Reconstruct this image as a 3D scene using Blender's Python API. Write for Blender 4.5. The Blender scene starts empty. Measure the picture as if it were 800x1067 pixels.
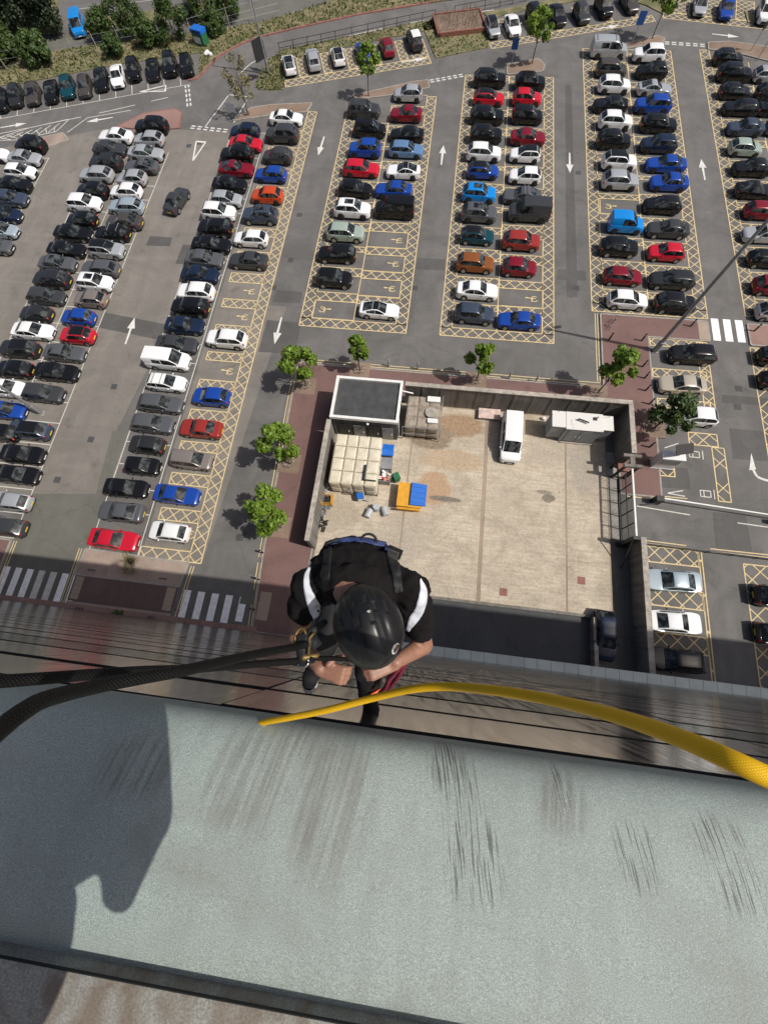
import bpy, bmesh, math, random
import numpy as np
from mathutils import Vector, Matrix, Euler
from mathutils.bvhtree import BVHTree

# ------------------------------------------------------------------ camera, sky, sun, exposure
scn = bpy.context.scene
H, F = 36.5, 432.965
PP = np.array([400.0, 533.5])
RC = np.array([[0.99202813, 0.12099917, -0.035205], [0.1046319, -0.946583, -0.30501277], [-0.07023075, 0.29889769, -0.95169733]])
COL = scn.collection
cam = bpy.data.objects.new('camera', bpy.data.cameras.new('camera'))
COL.objects.link(cam)
cam.data.sensor_fit = 'VERTICAL'
cam.data.sensor_height = 24.0
cam.data.lens = F / 1067.0 * 24.0
cam.data.clip_start = 0.02
cam.data.clip_end = 2000
rx, ry, rz = Vector(RC[0]), Vector(-RC[1]), Vector(-RC[2])
cam.matrix_world = Matrix(((rx.x, ry.x, rz.x, 0), (rx.y, ry.y, rz.y, 0), (rx.z, ry.z, rz.z, H), (0, 0, 0, 1)))
scn.camera = cam
SUN = Vector((0.72, -0.12, 1.0)).normalized()          # towards the sun
world = bpy.data.worlds.new('World')
scn.world = world
world.use_nodes = True
wn = world.node_tree.nodes
sky = wn.new('ShaderNodeTexSky')
sky.sky_type = 'NISHITA'
sky.sun_disc = False
sky.sun_elevation = math.asin(SUN.z)
sky.sun_rotation = math.atan2(SUN.x, SUN.y)
sky.air_density = 0.7
sky.dust_density = 4.0
sky.ozone_density = 0.6
wn['Background'].inputs[1].default_value = 0.105
world.node_tree.links.new(sky.outputs[0], wn['Background'].inputs[0])
sl = bpy.data.lights.new('sun', 'SUN')
sl.energy = 4.3
sl.angle = math.radians(0.5)
sl.color = (1.0, 0.955, 0.88)
sun = bpy.data.objects.new('sun', sl)
COL.objects.link(sun)
sun.rotation_euler = SUN.to_track_quat('Z', 'Y').to_euler()
vs = scn.view_settings
vs.view_transform = 'Standard'
vs.look = 'None'
vs.exposure = -0.15
vs.gamma = 1.0

# ------------------------------------------------------------------ helpers
rnd = random.Random(7)
def ray(px, py):
    d = RC.T @ np.array([(px - PP[0]) / F, (py - PP[1]) / F, 1.0])
    return d
def G(px, py, z=0.0):
    """photo pixel -> point on the level plane z"""
    d = ray(px, py); t = (z - H) / d[2]
    return (float(d[0] * t), float(d[1] * t))
def W(px, py, depth):
    """photo pixel -> point a given depth below the camera"""
    d = ray(px, py); t = -depth / d[2]
    return Vector((float(d[0] * t), float(d[1] * t), H - depth))
def tag(o, label=None, cat=None, group=None, kind=None):
    if label: o['label'] = label
    if cat: o['category'] = cat
    if group: o['group'] = group
    if kind: o['kind'] = kind
    return o
def empty(name, loc=(0, 0, 0), rz=0.0):
    o = bpy.data.objects.new(name, None); COL.objects.link(o)
    o.location = loc; o.rotation_euler = (0, 0, rz); o.empty_display_size = 0.2
    return o
def link(name, me, parent=None, mat=None):
    o = bpy.data.objects.new(name, me); COL.objects.link(o)
    if parent: o.parent = parent
    if mat is not None:
        if not len(me.materials): me.materials.append(mat)
        elif me.materials[0] is not mat:
            o.material_slots[0].link = 'OBJECT'; o.material_slots[0].material = mat
    return o
def omat(o, mat):
    o.material_slots[0].link = 'OBJECT'; o.material_slots[0].material = mat

class MB:
    def __init__(s): s.v = []; s.f = []; s.uv = None; s.mi = []
    def add(s, vs, fs, mi=0):
        n = len(s.v); s.v += [tuple(v) for v in vs]; s.f += [tuple(n + i for i in f) for f in fs]; s.mi += [mi] * len(fs)
        return s
    def box(s, x0, x1, y0, y1, z0, z1, mi=0):
        vs = [(x, y, z) for z in (z0, z1) for y in (y0, y1) for x in (x0, x1)]
        return s.add(vs, [(0, 2, 3, 1), (4, 5, 7, 6), (0, 1, 5, 4), (2, 6, 7, 3), (0, 4, 6, 2), (1, 3, 7, 5)], mi)
    def obox(s, c, half, rot=None, mi=0):
        m = rot if rot is not None else Matrix.Identity(3)
        vs = [Vector(c) + m @ Vector((sx * half[0], sy * half[1], sz * half[2])) for sz in (-1, 1) for sy in (-1, 1) for sx in (-1, 1)]
        return s.add(vs, [(0, 2, 3, 1), (4, 5, 7, 6), (0, 1, 5, 4), (2, 6, 7, 3), (0, 4, 6, 2), (1, 3, 7, 5)], mi)
    def prism(s, pts, z0, z1, mi=0):
        n = len(pts)
        a = sum(pts[i][0] * pts[(i + 1) % n][1] - pts[(i + 1) % n][0] * pts[i][1] for i in range(n))
        if a < 0: pts = pts[::-1]
        vs = [(p[0], p[1], z0) for p in pts] + [(p[0], p[1], z1) for p in pts]
        fs = [tuple(range(n))[::-1], tuple(range(n, 2 * n))] + [(i, (i + 1) % n, n + (i + 1) % n, n + i) for i in range(n)]
        return s.add(vs, fs, mi)
    def flat(s, pts, z, mi=0):
        n = len(pts)
        a = sum(pts[i][0] * pts[(i + 1) % n][1] - pts[(i + 1) % n][0] * pts[i][1] for i in range(n))
        if a < 0: pts = pts[::-1]
        return s.add([(p[0], p[1], z) for p in pts], [tuple(range(n))], mi)
    def stroke(s, p, q, w, z):
        p = Vector(p[:2]); q = Vector(q[:2]); d = q - p
        if d.length < 1e-6: return s
        n = Vector((-d.y, d.x)).normalized() * w / 2
        return s.flat([p - n, q - n, q + n, p + n], z)
    def tube(s, pts, rad, seg=8, caps=True, mi=0):
        pts = [Vector(p) for p in pts]; n = len(pts)
        rad = rad if isinstance(rad, (list, tuple)) else [rad] * n
        base = len(s.v); prev = None
        for i, p in enumerate(pts):
            d = (pts[min(i + 1, n - 1)] - pts[max(i - 1, 0)]).normalized()
            if prev is None:
                a = Vector((0, 0, 1)) if abs(d.z) < 0.9 else Vector((1, 0, 0))
                u = d.cross(a).normalized()
            else:
                u = (prev - d * prev.dot(d)).normalized()
            prev = u; v = d.cross(u)
            for k in range(seg):
                t = 2 * math.pi * k / seg
                s.v.append(tuple(p + (u * math.cos(t) + v * math.sin(t)) * rad[i]))
        for i in range(n - 1):
            for k in range(seg):
                a = base + i * seg + k; b = base + i * seg + (k + 1) % seg
                s.f.append((a, b, b + seg, a + seg)); s.mi.append(mi)
        if caps:
            s.f.append(tuple(base + k for k in range(seg))[::-1]); s.mi.append(mi)
            s.f.append(tuple(base + (n - 1) * seg + k for k in range(seg))); s.mi.append(mi)
        return s
    def ball(s, c, r, rot=None, nu=12, nv=8, mi=0):
        c = Vector(c); m = rot if rot is not None else Matrix.Identity(3)
        r = r if isinstance(r, (list, tuple)) else (r, r, r)
        base = len(s.v)
        for j in range(nv + 1):
            ph = -math.pi / 2 + math.pi * j / nv
            for k in range(nu):
                t = 2 * math.pi * k / nu
                s.v.append(tuple(c + m @ Vector((r[0] * math.cos(ph) * math.cos(t), r[1] * math.cos(ph) * math.sin(t), r[2] * math.sin(ph)))))
        for j in range(nv):
            for k in range(nu):
                a = base + j * nu + k; b = base + j * nu + (k + 1) % nu
                s.f.append((a, b, b + nu, a + nu)); s.mi.append(mi)
        return s
    def capsule(s, p, q, r1, r2, seg=12):
        p = Vector(p); q = Vector(q); d = (q - p).normalized()
        pts = []; rr = []
        for k in range(4):
            a = math.pi / 2 * (1 - k / 4); pts.append(p - d * r1 * math.sin(a)); rr.append(max(1e-4, r1 * math.cos(a)))
        pts.append(p); rr.append(r1); pts.append((p + q) / 2); rr.append((r1 + r2) / 2); pts.append(q); rr.append(r2)
        for k in range(1, 5):
            a = math.pi / 2 * k / 4; pts.append(q + d * r2 * math.sin(a)); rr.append(max(1e-4, r2 * math.cos(a)))
        return s.tube(pts, rr, seg)
    def mesh(s, name, mats, smooth=False, sharp=None):
        me = bpy.data.meshes.new(name); me.from_pydata(s.v, [], s.f)
        if not isinstance(mats, (list, tuple)): mats = [mats]
        for m in mats: me.materials.append(m)
        if len(mats) > 1: me.polygons.foreach_set('material_index', s.mi)
        if smooth:
            me.polygons.foreach_set('use_smooth', [True] * len(me.polygons))
            if sharp: me.set_sharp_from_angle(angle=math.radians(sharp))
        me.update()
        return me
    def build(s, name, mats, parent=None, smooth=False, sharp=None):
        return link(name, s.mesh(name, mats, smooth, sharp), parent)

def catmull(pts, n=8):
    pts = [Vector(p) for p in pts]; out = []
    for i in range(len(pts) - 1):
        p0 = pts[max(i - 1, 0)]; p1 = pts[i]; p2 = pts[i + 1]; p3 = pts[min(i + 2, len(pts) - 1)]
        for k in range(n):
            t = k / n
            out.append(0.5 * ((2 * p1) + (p2 - p0) * t + (2 * p0 - 5 * p1 + 4 * p2 - p3) * t * t + (3 * p1 - p0 - 3 * p2 + p3) * t ** 3))
    out.append(pts[-1]); return out

# ------------------------------------------------------------------ materials
class N:
    """small node helper"""
    def __init__(s, name):
        s.m = bpy.data.materials.new(name); s.m.use_nodes = True; s.t = s.m.node_tree; s.b = s.t.nodes['Principled BSDF']
        s.pos = s.t.nodes.new('ShaderNodeNewGeometry').outputs['Position']
    def L(s, a, b): s.t.links.new(a, b)
    def map(s, vec, scale):
        n = s.t.nodes.new('ShaderNodeMapping'); n.inputs['Scale'].default_value = scale; s.L(vec, n.inputs[0]); return n.outputs[0]
    def noise(s, scale, detail=4, vec=None, rough=0.55, dist=0.0):
        n = s.t.nodes.new('ShaderNodeTexNoise'); n.inputs['Scale'].default_value = scale; n.inputs['Detail'].default_value = detail
        n.inputs['Roughness'].default_value = rough; n.inputs['Distortion'].default_value = dist
        s.L(vec if vec is not None else s.pos, n.inputs['Vector']); return n.outputs[0]
    def ramp(s, v, a, b, lo=0.0, hi=1.0):
        n = s.t.nodes.new('ShaderNodeMapRange'); n.inputs[1].default_value = a; n.inputs[2].default_value = b
        n.inputs[3].default_value = lo; n.inputs[4].default_value = hi; s.L(v, n.inputs[0]); return n.outputs[0]
    def mth(s, op, a, b):
        n = s.t.nodes.new('ShaderNodeMath'); n.operation = op
        for i, q in enumerate((a, b)):
            if isinstance(q, (int, float)): n.inputs[i].default_value = q
            else: s.L(q, n.inputs[i])
        return n.outputs[0]
    def mix(s, fac, a, b, mode='MIX'):
        n = s.t.nodes.new('ShaderNodeMix'); n.data_type = 'RGBA'; n.blend_type = mode
        if isinstance(fac, (int, float)): n.inputs[0].default_value = fac
        else: s.L(fac, n.inputs[0])
        for i, q in ((6, a), (7, b)):
            if isinstance(q, (tuple, list)): n.inputs[i].default_value = (*q[:3], 1)
            else: s.L(q, n.inputs[i])
        return n.outputs[2]
    def vor(s, scale, vec=None, feature='DISTANCE_TO_EDGE'):
        n = s.t.nodes.new('ShaderNodeTexVoronoi'); n.feature = feature; n.inputs['Scale'].default_value = scale
        s.L(vec if vec is not None else s.pos, n.inputs['Vector']); return n.outputs[0]
    def bump(s, h, strength, dist=0.02):
        n = s.t.nodes.new('ShaderNodeBump'); n.inputs['Strength'].default_value = strength; n.inputs['Distance'].default_value = dist
        s.L(h, n.inputs['Height']); s.L(n.outputs[0], s.b.inputs['Normal'])
    def done(s, col=None, rough=0.7, metal=0.0, coat=0.0, spec=None):
        if col is not None:
            if isinstance(col, (tuple, list)): s.b.inputs['Base Color'].default_value = (*col[:3], 1)
            else: s.L(col, s.b.inputs['Base Color'])
        if isinstance(rough, (int, float)): s.b.inputs['Roughness'].default_value = rough
        else: s.L(rough, s.b.inputs['Roughness'])
        s.b.inputs['Metallic'].default_value = metal
        if coat: s.b.inputs['Coat Weight'].default_value = coat; s.b.inputs['Coat Roughness'].default_value = 0.04
        if spec is not None: s.b.inputs['Specular IOR Level'].default_value = spec
        return s.m
def sc(c, k): return tuple(min(1, x * k) for x in c)
def plain(name, col, rough=0.6, metal=0.0, var=0.18, scale=2.5, coat=0.0, bump=0.0, spec=None):
    n = N(name)
    if var:
        c = n.mix(n.ramp(n.noise(scale, 5), 0.3, 0.7), sc(col, 1 - var), sc(col, 1 + var))
    else: c = col
    if bump: n.bump(n.noise(scale * 12, 3), bump, 0.01)
    return n.done(c, rough, metal, coat, spec)
def asphalt(name, col, mott=0.3, streak=0.38, crack=0.6):
    n = N(name)
    big = n.ramp(n.noise(0.22, 8, dist=0.8, rough=0.65), 0.36, 0.64)
    c = n.mix(big, sc(col, 1 - mott), sc(col, 1 + mott))
    st = n.ramp(n.noise(1.0, 4, n.map(n.pos, (0.9, 0.05, 1))), 0.35, 0.7)
    c = n.mix(n.mth('MULTIPLY', st, streak), c, sc(col, 0.6))
    st2 = n.ramp(n.noise(1.3, 4, n.map(n.pos, (0.07, 1.0, 1))), 0.55, 0.75)
    c = n.mix(n.mth('MULTIPLY', st2, streak * 0.8), c, sc(col, 1.45))
    spots = n.ramp(n.noise(0.9, 3, rough=0.4), 0.70, 0.78)
    c = n.mix(n.mth('MULTIPLY', spots, 0.4), c, sc(col, 0.45))
    warp = n.t.nodes.new('ShaderNodeVectorMath'); warp.operation = 'ADD'
    nz = n.t.nodes.new('ShaderNodeTexNoise'); nz.inputs['Scale'].default_value = 0.7; n.L(n.pos, nz.inputs['Vector'])
    n.L(n.pos, warp.inputs[0]); n.L(nz.outputs[1], warp.inputs[1])
    cr = n.ramp(n.vor(0.13, warp.outputs[0]), 0.0, 0.006, 1.0, 0.0)
    c = n.mix(n.mth('MULTIPLY', cr, crack), c, sc(col, 0.4))
    g = n.noise(7, 5, rough=0.85)
    c = n.mix(n.ramp(g, 0.3, 0.7, 0.0, 0.5), c, sc(col, 1.55))
    oil = n.ramp(n.noise(0.55, 5, rough=0.6), 0.60, 0.72)
    c = n.mix(n.mth('MULTIPLY', oil, 0.45), c, sc(col, 0.5))
    n.bump(g, 0.15, 0.02)
    return n.done(c, 0.88)
M = {}
M['asphalt'] = asphalt('asphalt', (0.118, 0.113, 0.108))
M['asphalt_old'] = asphalt('asphalt_old', (0.172, 0.158, 0.140), 0.25, 0.5)
M['asphalt_dark'] = asphalt('asphalt_dark', (0.082, 0.080, 0.077), 0.25)
M['asphalt_green'] = asphalt('asphalt_green', (0.118, 0.116, 0.100), 0.2)
M['tarmac_black'] = asphalt('tarmac_black', (0.060, 0.062, 0.064), 0.2, 0.3)
M['brown'] = asphalt('brown_footway', (0.150, 0.088, 0.078), 0.2, 0.12, 0.2)
M['brown_dark'] = asphalt('brown_path', (0.105, 0.070, 0.062), 0.25, 0.1, 0.1)
M['gravel'] = asphalt('gravel_island', (0.27, 0.21, 0.175), 0.3, 0.05, 0.2)
M['mulch'] = asphalt('mulch', (0.19, 0.135, 0.10), 0.35, 0.05, 0.3)
M['buff'] = asphalt('buff_paving', (0.30, 0.24, 0.185), 0.15, 0.05, 0.1)
M['pinkpave'] = asphalt('pink_paving', (0.23, 0.14, 0.12), 0.25, 0.1, 0.3)
M['joint_fill'] = asphalt('joint_fill', (0.27, 0.215, 0.16), 0.25, 0.1, 0.1)
M['kerb'] = plain('kerb_stone', (0.30, 0.28, 0.255), 0.85, 0, 0.2, 1.5)
M['kerb_red'] = plain('red_kerb', (0.25, 0.115, 0.095), 0.85, 0, 0.25, 1.5)
M['white_paint'] = plain('white_paint', (0.62, 0.61, 0.58), 0.75, 0, 0.14, 2.2)
def wornpaint(name, col, under):
    n = N(name)
    w = n.ramp(n.noise(1.6, 6, rough=0.7), 0.60, 0.72)
    c = n.mix(n.ramp(n.noise(3, 4), 0.3, 0.7), sc(col, 0.85), sc(col, 1.1))
    return n.done(n.mix(n.mth('MULTIPLY', w, 0.75), c, under), 0.8)
M['yellow_paint'] = wornpaint('yellow_paint', (0.66, 0.52, 0.28), (0.2, 0.18, 0.15))
M['line_paint'] = wornpaint('line_paint', (0.58, 0.56, 0.52), (0.2, 0.19, 0.17))
M['zebra'] = wornpaint('zebra_paint', (0.86, 0.86, 0.86), (0.45, 0.45, 0.45))
def concrete():
    n = N('yard_concrete'); col = (0.52, 0.445, 0.345)
    c = n.mix(n.ramp(n.noise(0.3, 7, dist=1.4, rough=0.65), 0.36, 0.64), sc(col, 0.68), sc(col, 1.12))
    br = n.ramp(n.noise(1.0, 6, n.map(n.pos, (0.35, 4.5, 1)), 0.75), 0.42, 0.62)
    c = n.mix(n.mth('MULTIPLY', br, 0.55), c, (0.24, 0.20, 0.155))
    st = n.ramp(n.noise(0.35, 5, dist=2.0), 0.56, 0.68)
    c = n.mix(n.mth('MULTIPLY', st, 0.5), c, (0.27, 0.19, 0.12))
    dk = n.ramp(n.noise(1.3, 7, rough=0.75), 0.58, 0.70)
    c = n.mix(n.mth('MULTIPLY', dk, 0.5), c, (0.17, 0.145, 0.12))
    def spill(px, py, rx_, ry_, colr, k):
        nonlocal c
        x, y = G(px, py, 0.05); m = n.t.nodes.new('ShaderNodeMapping'); m.vector_type = 'TEXTURE'
        m.inputs['Location'].default_value = (x, y, 0.05); m.inputs['Scale'].default_value = (rx_, ry_, 1)
        nz = n.t.nodes.new('ShaderNodeTexNoise'); nz.inputs['Scale'].default_value = 0.9; nz.inputs['Detail'].default_value = 6; n.L(n.map(n.pos, (0.5, 1.6, 1)), nz.inputs['Vector'])
        ad = n.t.nodes.new('ShaderNodeVectorMath'); ad.operation = 'MULTIPLY_ADD'; n.L(nz.outputs[1], ad.inputs[0]); ad.inputs[1].default_value = (0.9, 0.9, 0); ad.inputs[2].default_value = (-0.45, -0.45, 0)
        n.L(n.pos, m.inputs[0]); a2 = n.t.nodes.new('ShaderNodeVectorMath'); a2.operation = 'ADD'; n.L(m.outputs[0], a2.inputs[0]); n.L(ad.outputs[0], a2.inputs[1])
        g = n.t.nodes.new('ShaderNodeTexGradient'); g.gradient_type = 'SPHERICAL'; n.L(a2.outputs[0], g.inputs[0])
        f = n.ramp(g.outputs[0], 0.05, 0.30); c = n.mix(n.mth('MULTIPLY', f, min(1, k * 1.25)), c, colr)
    rust = (0.22, 0.115, 0.045)
    spill(478, 443, 3.2, 1.6, rust, 0.75); spill(450, 455, 2.6, 1.6, (0.15, 0.10, 0.06), 0.8); spill(470, 480, 3.5, 1.3, (0.36, 0.24, 0.13), 0.55); spill(452, 508, 1.8, 1.8, (0.36, 0.20, 0.09), 0.7)
    spill(464, 520, 1.9, 0.35, (0.075, 0.06, 0.05), 0.95); spill(571, 519, 0.7, 0.5, (0.08, 0.065, 0.05), 0.95); spill(566, 513, 0.9, 0.25, (0.12, 0.10, 0.08), 0.7)
    spill(418, 560, 3.0, 3.0, (0.33, 0.29, 0.24), 0.5); spill(570, 470, 2.5, 2.0, (0.32, 0.28, 0.23), 0.5); spill(610, 485, 2.0, 3.5, (0.26, 0.235, 0.20), 0.6); spill(355, 535, 2.0, 2.0, (0.28, 0.235, 0.18), 0.6); spill(545, 440, 2.0, 1.2, (0.30, 0.23, 0.15), 0.5)
    g = n.noise(5, 6, rough=0.85); c = n.mix(n.ramp(g, 0.35, 0.65, 0, 0.36), c, (0.66, 0.58, 0.46)); c = n.mix(n.ramp(g, 0.55, 0.35, 0, 0.35), c, (0.23, 0.19, 0.145))
    n.bump(g, 0.25, 0.02); return n.done(c, 0.85)
M['concrete'] = concrete()
def wallconc(name, col):
    n = N(name)
    c = n.mix(n.ramp(n.noise(0.8, 5), 0.3, 0.7), sc(col, 0.75), sc(col, 1.15))
    st = n.ramp(n.noise(1.6, 4, n.map(n.pos, (1.6, 1.6, 0.12))), 0.45, 0.66)
    c = n.mix(n.mth('MULTIPLY', st, 0.6), c, sc(col, 0.4))
    return n.done(c, 0.9)
M['wall'] = wallconc('wall_concrete', (0.20, 0.185, 0.165))
M['coping'] = wallconc('coping_concrete', (0.42, 0.38, 0.33))
M['grass'] = None
def grass():
    n = N('grass_ground'); c = n.mix(n.ramp(n.noise(0.5, 6, dist=0.8), 0.35, 0.65), (0.105, 0.115, 0.045), (0.27, 0.225, 0.13))
    c = n.mix(n.ramp(n.noise(6, 3), 0.4, 0.7, 0, 0.5), c, (0.05, 0.065, 0.022)); n.bump(n.noise(8, 4), 0.6, 0.1); return n.done(c, 1.25)
M['grass'] = grass()
def leaf(name, a, b):
    n = N(name)
    oi = n.t.nodes.new('ShaderNodeNewGeometry').outputs['Random Per Island']
    c = n.mix(oi, a, b); n.b.inputs['Transmission Weight'].default_value = 0.0
    n.b.inputs['Subsurface Weight'].default_value = 0.0
    m = n.done(c, 0.55)
    tr = n.t.nodes.new('ShaderNodeBsdfTranslucent'); n.L(c, tr.inputs[0])
    ad = n.t.nodes.new('ShaderNodeMixShader'); ad.inputs[0].default_value = 0.3
    n.L(n.b.outputs[0], ad.inputs[1]); n.L(tr.outputs[0], ad.inputs[2])
    n.L(ad.outputs[0], n.t.nodes['Material Output'].inputs[0]); return m
M['leaf'] = leaf('leaf_fresh', (0.085, 0.165, 0.014), (0.22, 0.33, 0.03))
M['leaf_dark'] = leaf('leaf_dark', (0.035, 0.075, 0.016), (0.085, 0.13, 0.025))
M['leaf_deep'] = leaf('leaf_deep', (0.012, 0.024, 0.010), (0.035, 0.055, 0.018))
M['leaf_dry'] = leaf('leaf_dry', (0.15, 0.15, 0.06), (0.30, 0.25, 0.13))
M['bark'] = plain('bark', (0.13, 0.095, 0.07), 0.9, 0, 0.3, 9)
M['galv'] = plain('galvanised_steel', (0.33, 0.34, 0.35), 0.5, 0.5, 0.12, 3)
M['darksteel'] = plain('dark_steel', (0.035, 0.036, 0.038), 0.5, 0.3, 0.15, 3)
M['white_steel'] = plain('white_steel', (0.72, 0.72, 0.70), 0.5, 0, 0.08, 2)
M['white_gloss'] = plain('white_gloss', (0.75, 0.75, 0.74), 0.35, 0, 0.05, 2)
M['signblue'] = plain('sign_blue', (0.02, 0.10, 0.35), 0.5, 0, 0.05)
M['black_rubber'] = plain('black_rubber', (0.012, 0.012, 0.013), 0.75, 0, 0.1)
# vehicles
def paint(name, col, metal=0.0):
    n = N(name); n.done(col, 0.16 if not metal else 0.22, metal, 0.0); return n.m
PAINT = {
    'k': ('black', paint('paint_black', (0.008, 0.008, 0.009))), 'K': ('charcoal', paint('paint_charcoal', (0.032, 0.034, 0.037), 0.25)),
    'g': ('grey', paint('paint_grey', (0.125, 0.13, 0.14), 0.35)), 's': ('silver', paint('paint_silver', (0.46, 0.48, 0.50), 0.35)),
    'w': ('white', paint('paint_white', (0.76, 0.77, 0.78))), 'b': ('blue', paint('paint_blue', (0.012, 0.06, 0.33), 0.1)),
    'n': ('navy', paint('paint_navy', (0.012, 0.022, 0.05), 0.1)), 'r': ('red', paint('paint_red', (0.50, 0.012, 0.03))),
    'm': ('maroon', paint('paint_maroon', (0.20, 0.008, 0.02), 0.1)), 'o': ('copper brown', paint('paint_copper', (0.30, 0.10, 0.03), 0.3)),
    't': ('teal', paint('paint_teal', (0.008, 0.06, 0.085), 0.2)), 'l': ('pale blue', paint('paint_pale_blue', (0.13, 0.24, 0.42), 0.2)),
    'p': ('pale green', paint('paint_pale_green', (0.36, 0.44, 0.38), 0.2)), 'B': ('bright blue', paint('paint_bright_blue', (0.008, 0.22, 0.62))),
    'e': ('beige', paint('paint_beige', (0.50, 0.45, 0.36), 0.3)), 'v': ('brick red', paint('paint_brick_red', (0.28, 0.03, 0.025))),
    'c': ('slate blue', paint('paint_slate', (0.06, 0.08, 0.12), 0.3)), 'q': ('dark grey-brown', paint('paint_taupe', (0.085, 0.075, 0.07), 0.3)),
    'h': ('orange red', paint('paint_orange_red', (0.50, 0.06, 0.015))), 'd': ('bronze', paint('paint_bronze', (0.27, 0.235, 0.22), 0.35)),
    'y': ('ice blue', paint('paint_ice', (0.38, 0.46, 0.52), 0.3)), 'i': ('dark grey', paint('paint_dark_grey', (0.06, 0.063, 0.068), 0.3)),
}
def glassmat():
    n = N('car_glass'); oi = n.t.nodes.new('ShaderNodeObjectInfo').outputs['Random']
    a = n.ramp(n.noise(1.7, 3), 0.46, 0.62); c = n.mix(n.mth('MULTIPLY', a, 0.8), (0.008, 0.010, 0.011), (0.085, 0.095, 0.095))
    return n.done(c, 0.05)
M['glass'] = glassmat()
M['tyre'] = plain('tyre', (0.015, 0.015, 0.015), 0.8, 0, 0)
M['rim'] = plain('alloy', (0.33, 0.34, 0.35), 0.35, 0.6, 0)
M['lamp'] = plain('headlamp', (0.40, 0.42, 0.44), 0.12, 0.2, 0)
M['tail'] = plain('tail_lamp', (0.30, 0.006, 0.008), 0.15, 0, 0, coat=0.5)
M['plate_w'] = plain('front_plate', (0.72, 0.72, 0.70), 0.4, 0, 0)
M['plate_y'] = plain('rear_plate', (0.72, 0.50, 0.05), 0.4, 0, 0)
M['trim'] = plain('black_trim', (0.014, 0.014, 0.015), 0.45, 0, 0)
M['roof_black'] = paint('roof_black', (0.010, 0.010, 0.011))

# ------------------------------------------------------------------ the ground and its surfaces
ZM = 0.010
gb = MB(); gb.flat([(-420, -300), (420, -300), (420, 520), (-420, 520)], 0.0)
ground = tag(gb.build('ground', M['asphalt']), 'grey tarmac of the car park and its roads', None, None, 'structure')
def sheet(name, pts, mat, z=0.004, label=None):
    b = MB(); b.flat(pts, z); return tag(b.build(name, M[mat]), label or name.replace('_', ' '), None, None, 'structure')
def slabsheet(name, pts, mat, h=0.11, kerb=None, label=None):
    b = MB(); b.prism(pts, -0.05, h); o = tag(b.build(name, M[mat]), label or name.replace('_', ' '), None, None, 'structure')
    if kerb:
        n = len(pts); a = sum(pts[i][0] * pts[(i + 1) % n][1] - pts[(i + 1) % n][0] * pts[i][1] for i in range(n))
        if a < 0: pts = pts[::-1]
        k = MB()
        for i in range(n):
            p = Vector(pts[i][:2]); q = Vector(pts[(i + 1) % n][:2]); L = (q - p).length
            m = max(1, int(L / 1.0)); d = (q - p) / m; nn = Vector((d.y, -d.x)).normalized()
            for j in range(m):
                a0 = p + d * (j + 0.01); a1 = p + d * (j + 0.99)
                k.prism([a0 - nn * 0.06, a1 - nn * 0.06, a1 + nn * 0.09, a0 + nn * 0.09], -0.04, h + 0.006 + rnd.uniform(0, 0.004))
        k.build('kerb', M[kerb], o)
    return o
# older, browner tarmac of the wide aisles by the standard bays
sheet('worn_tarmac', [(-75, 5.2), (-29.1, 10.4), (-29.1, 16.8), (-30.6, 17.0), (-24.5, 62), (-36, 62), (-44, 62.5), (-60, 57), (-80, 50)], 'asphalt_old')
sheet('worn_tarmac_apron', [(-24.2, 4.8), (-18.4, 4.8), (-16.3, 34), (-15.2, 66.5), (-24.2, 64.5)], 'asphalt_old', 0.0035)
sheet('tarmac_patch', [(-37.0, -0.4), (-29.6, -0.4), (-29.3, 17.0), (-31.0, 17.0), (-30.4, 10.0), (-36.3, 9.6)], 'asphalt_green', 0.0075)
sheet('tarmac_strip', [(-36.7, 29.3), (-29.2, 28.3), (-29.2, 30.4), (-36.7, 31.4)], 'asphalt_dark', 0.0085)
sheet('tarmac_lane', [(-18.3, 34), (-14.6, 34), (-14.6, 66), (-16.5, 67.2), (-18.5, 66.6)], 'asphalt', 0.0085)
sheet('tarmac_trench', [(14.0, 38), (15.2, 38), (15.0, 74), (14.2, 74)], 'asphalt_dark')
for a in ((-18, 34.5, -14.8, 36.2), (13.0, 40.3, 16.2, 41.8), (-2.6, 40.5, 0.6, 42.2), (28.7, 26.2, 34, 27.1), (29.0, 20.2, 33.6, 23.4), (22.3, 16.6, 24.9, 18.8), (26.5, 11.2, 29.5, 14.7), (-35, 41.5, -32, 43), (-30.6, 39.0, -28.5, 42), (-18.2, 27.8, -14.2, 32.0)):
    x0, y0, x1, y1 = a
    sheet('tarmac_repair', [(x0, y0), (x1, y0 + 0.1), (x1 - 0.1, y1), (x0 + 0.1, y1)], 'asphalt_dark', 0.0088)
sheet('dark_forecourt', [(1.0, -0.42), (15.55, -0.42), (15.55, 4.1), (1.0, 4.1)], 'tarmac_black', 0.006)
sheet('dark_forecourt_side', [(-8.0, -0.42), (0.99, -0.42), (0.99, 4.1), (-8.0, 4.1)], 'tarmac_black', 0.006)

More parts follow.
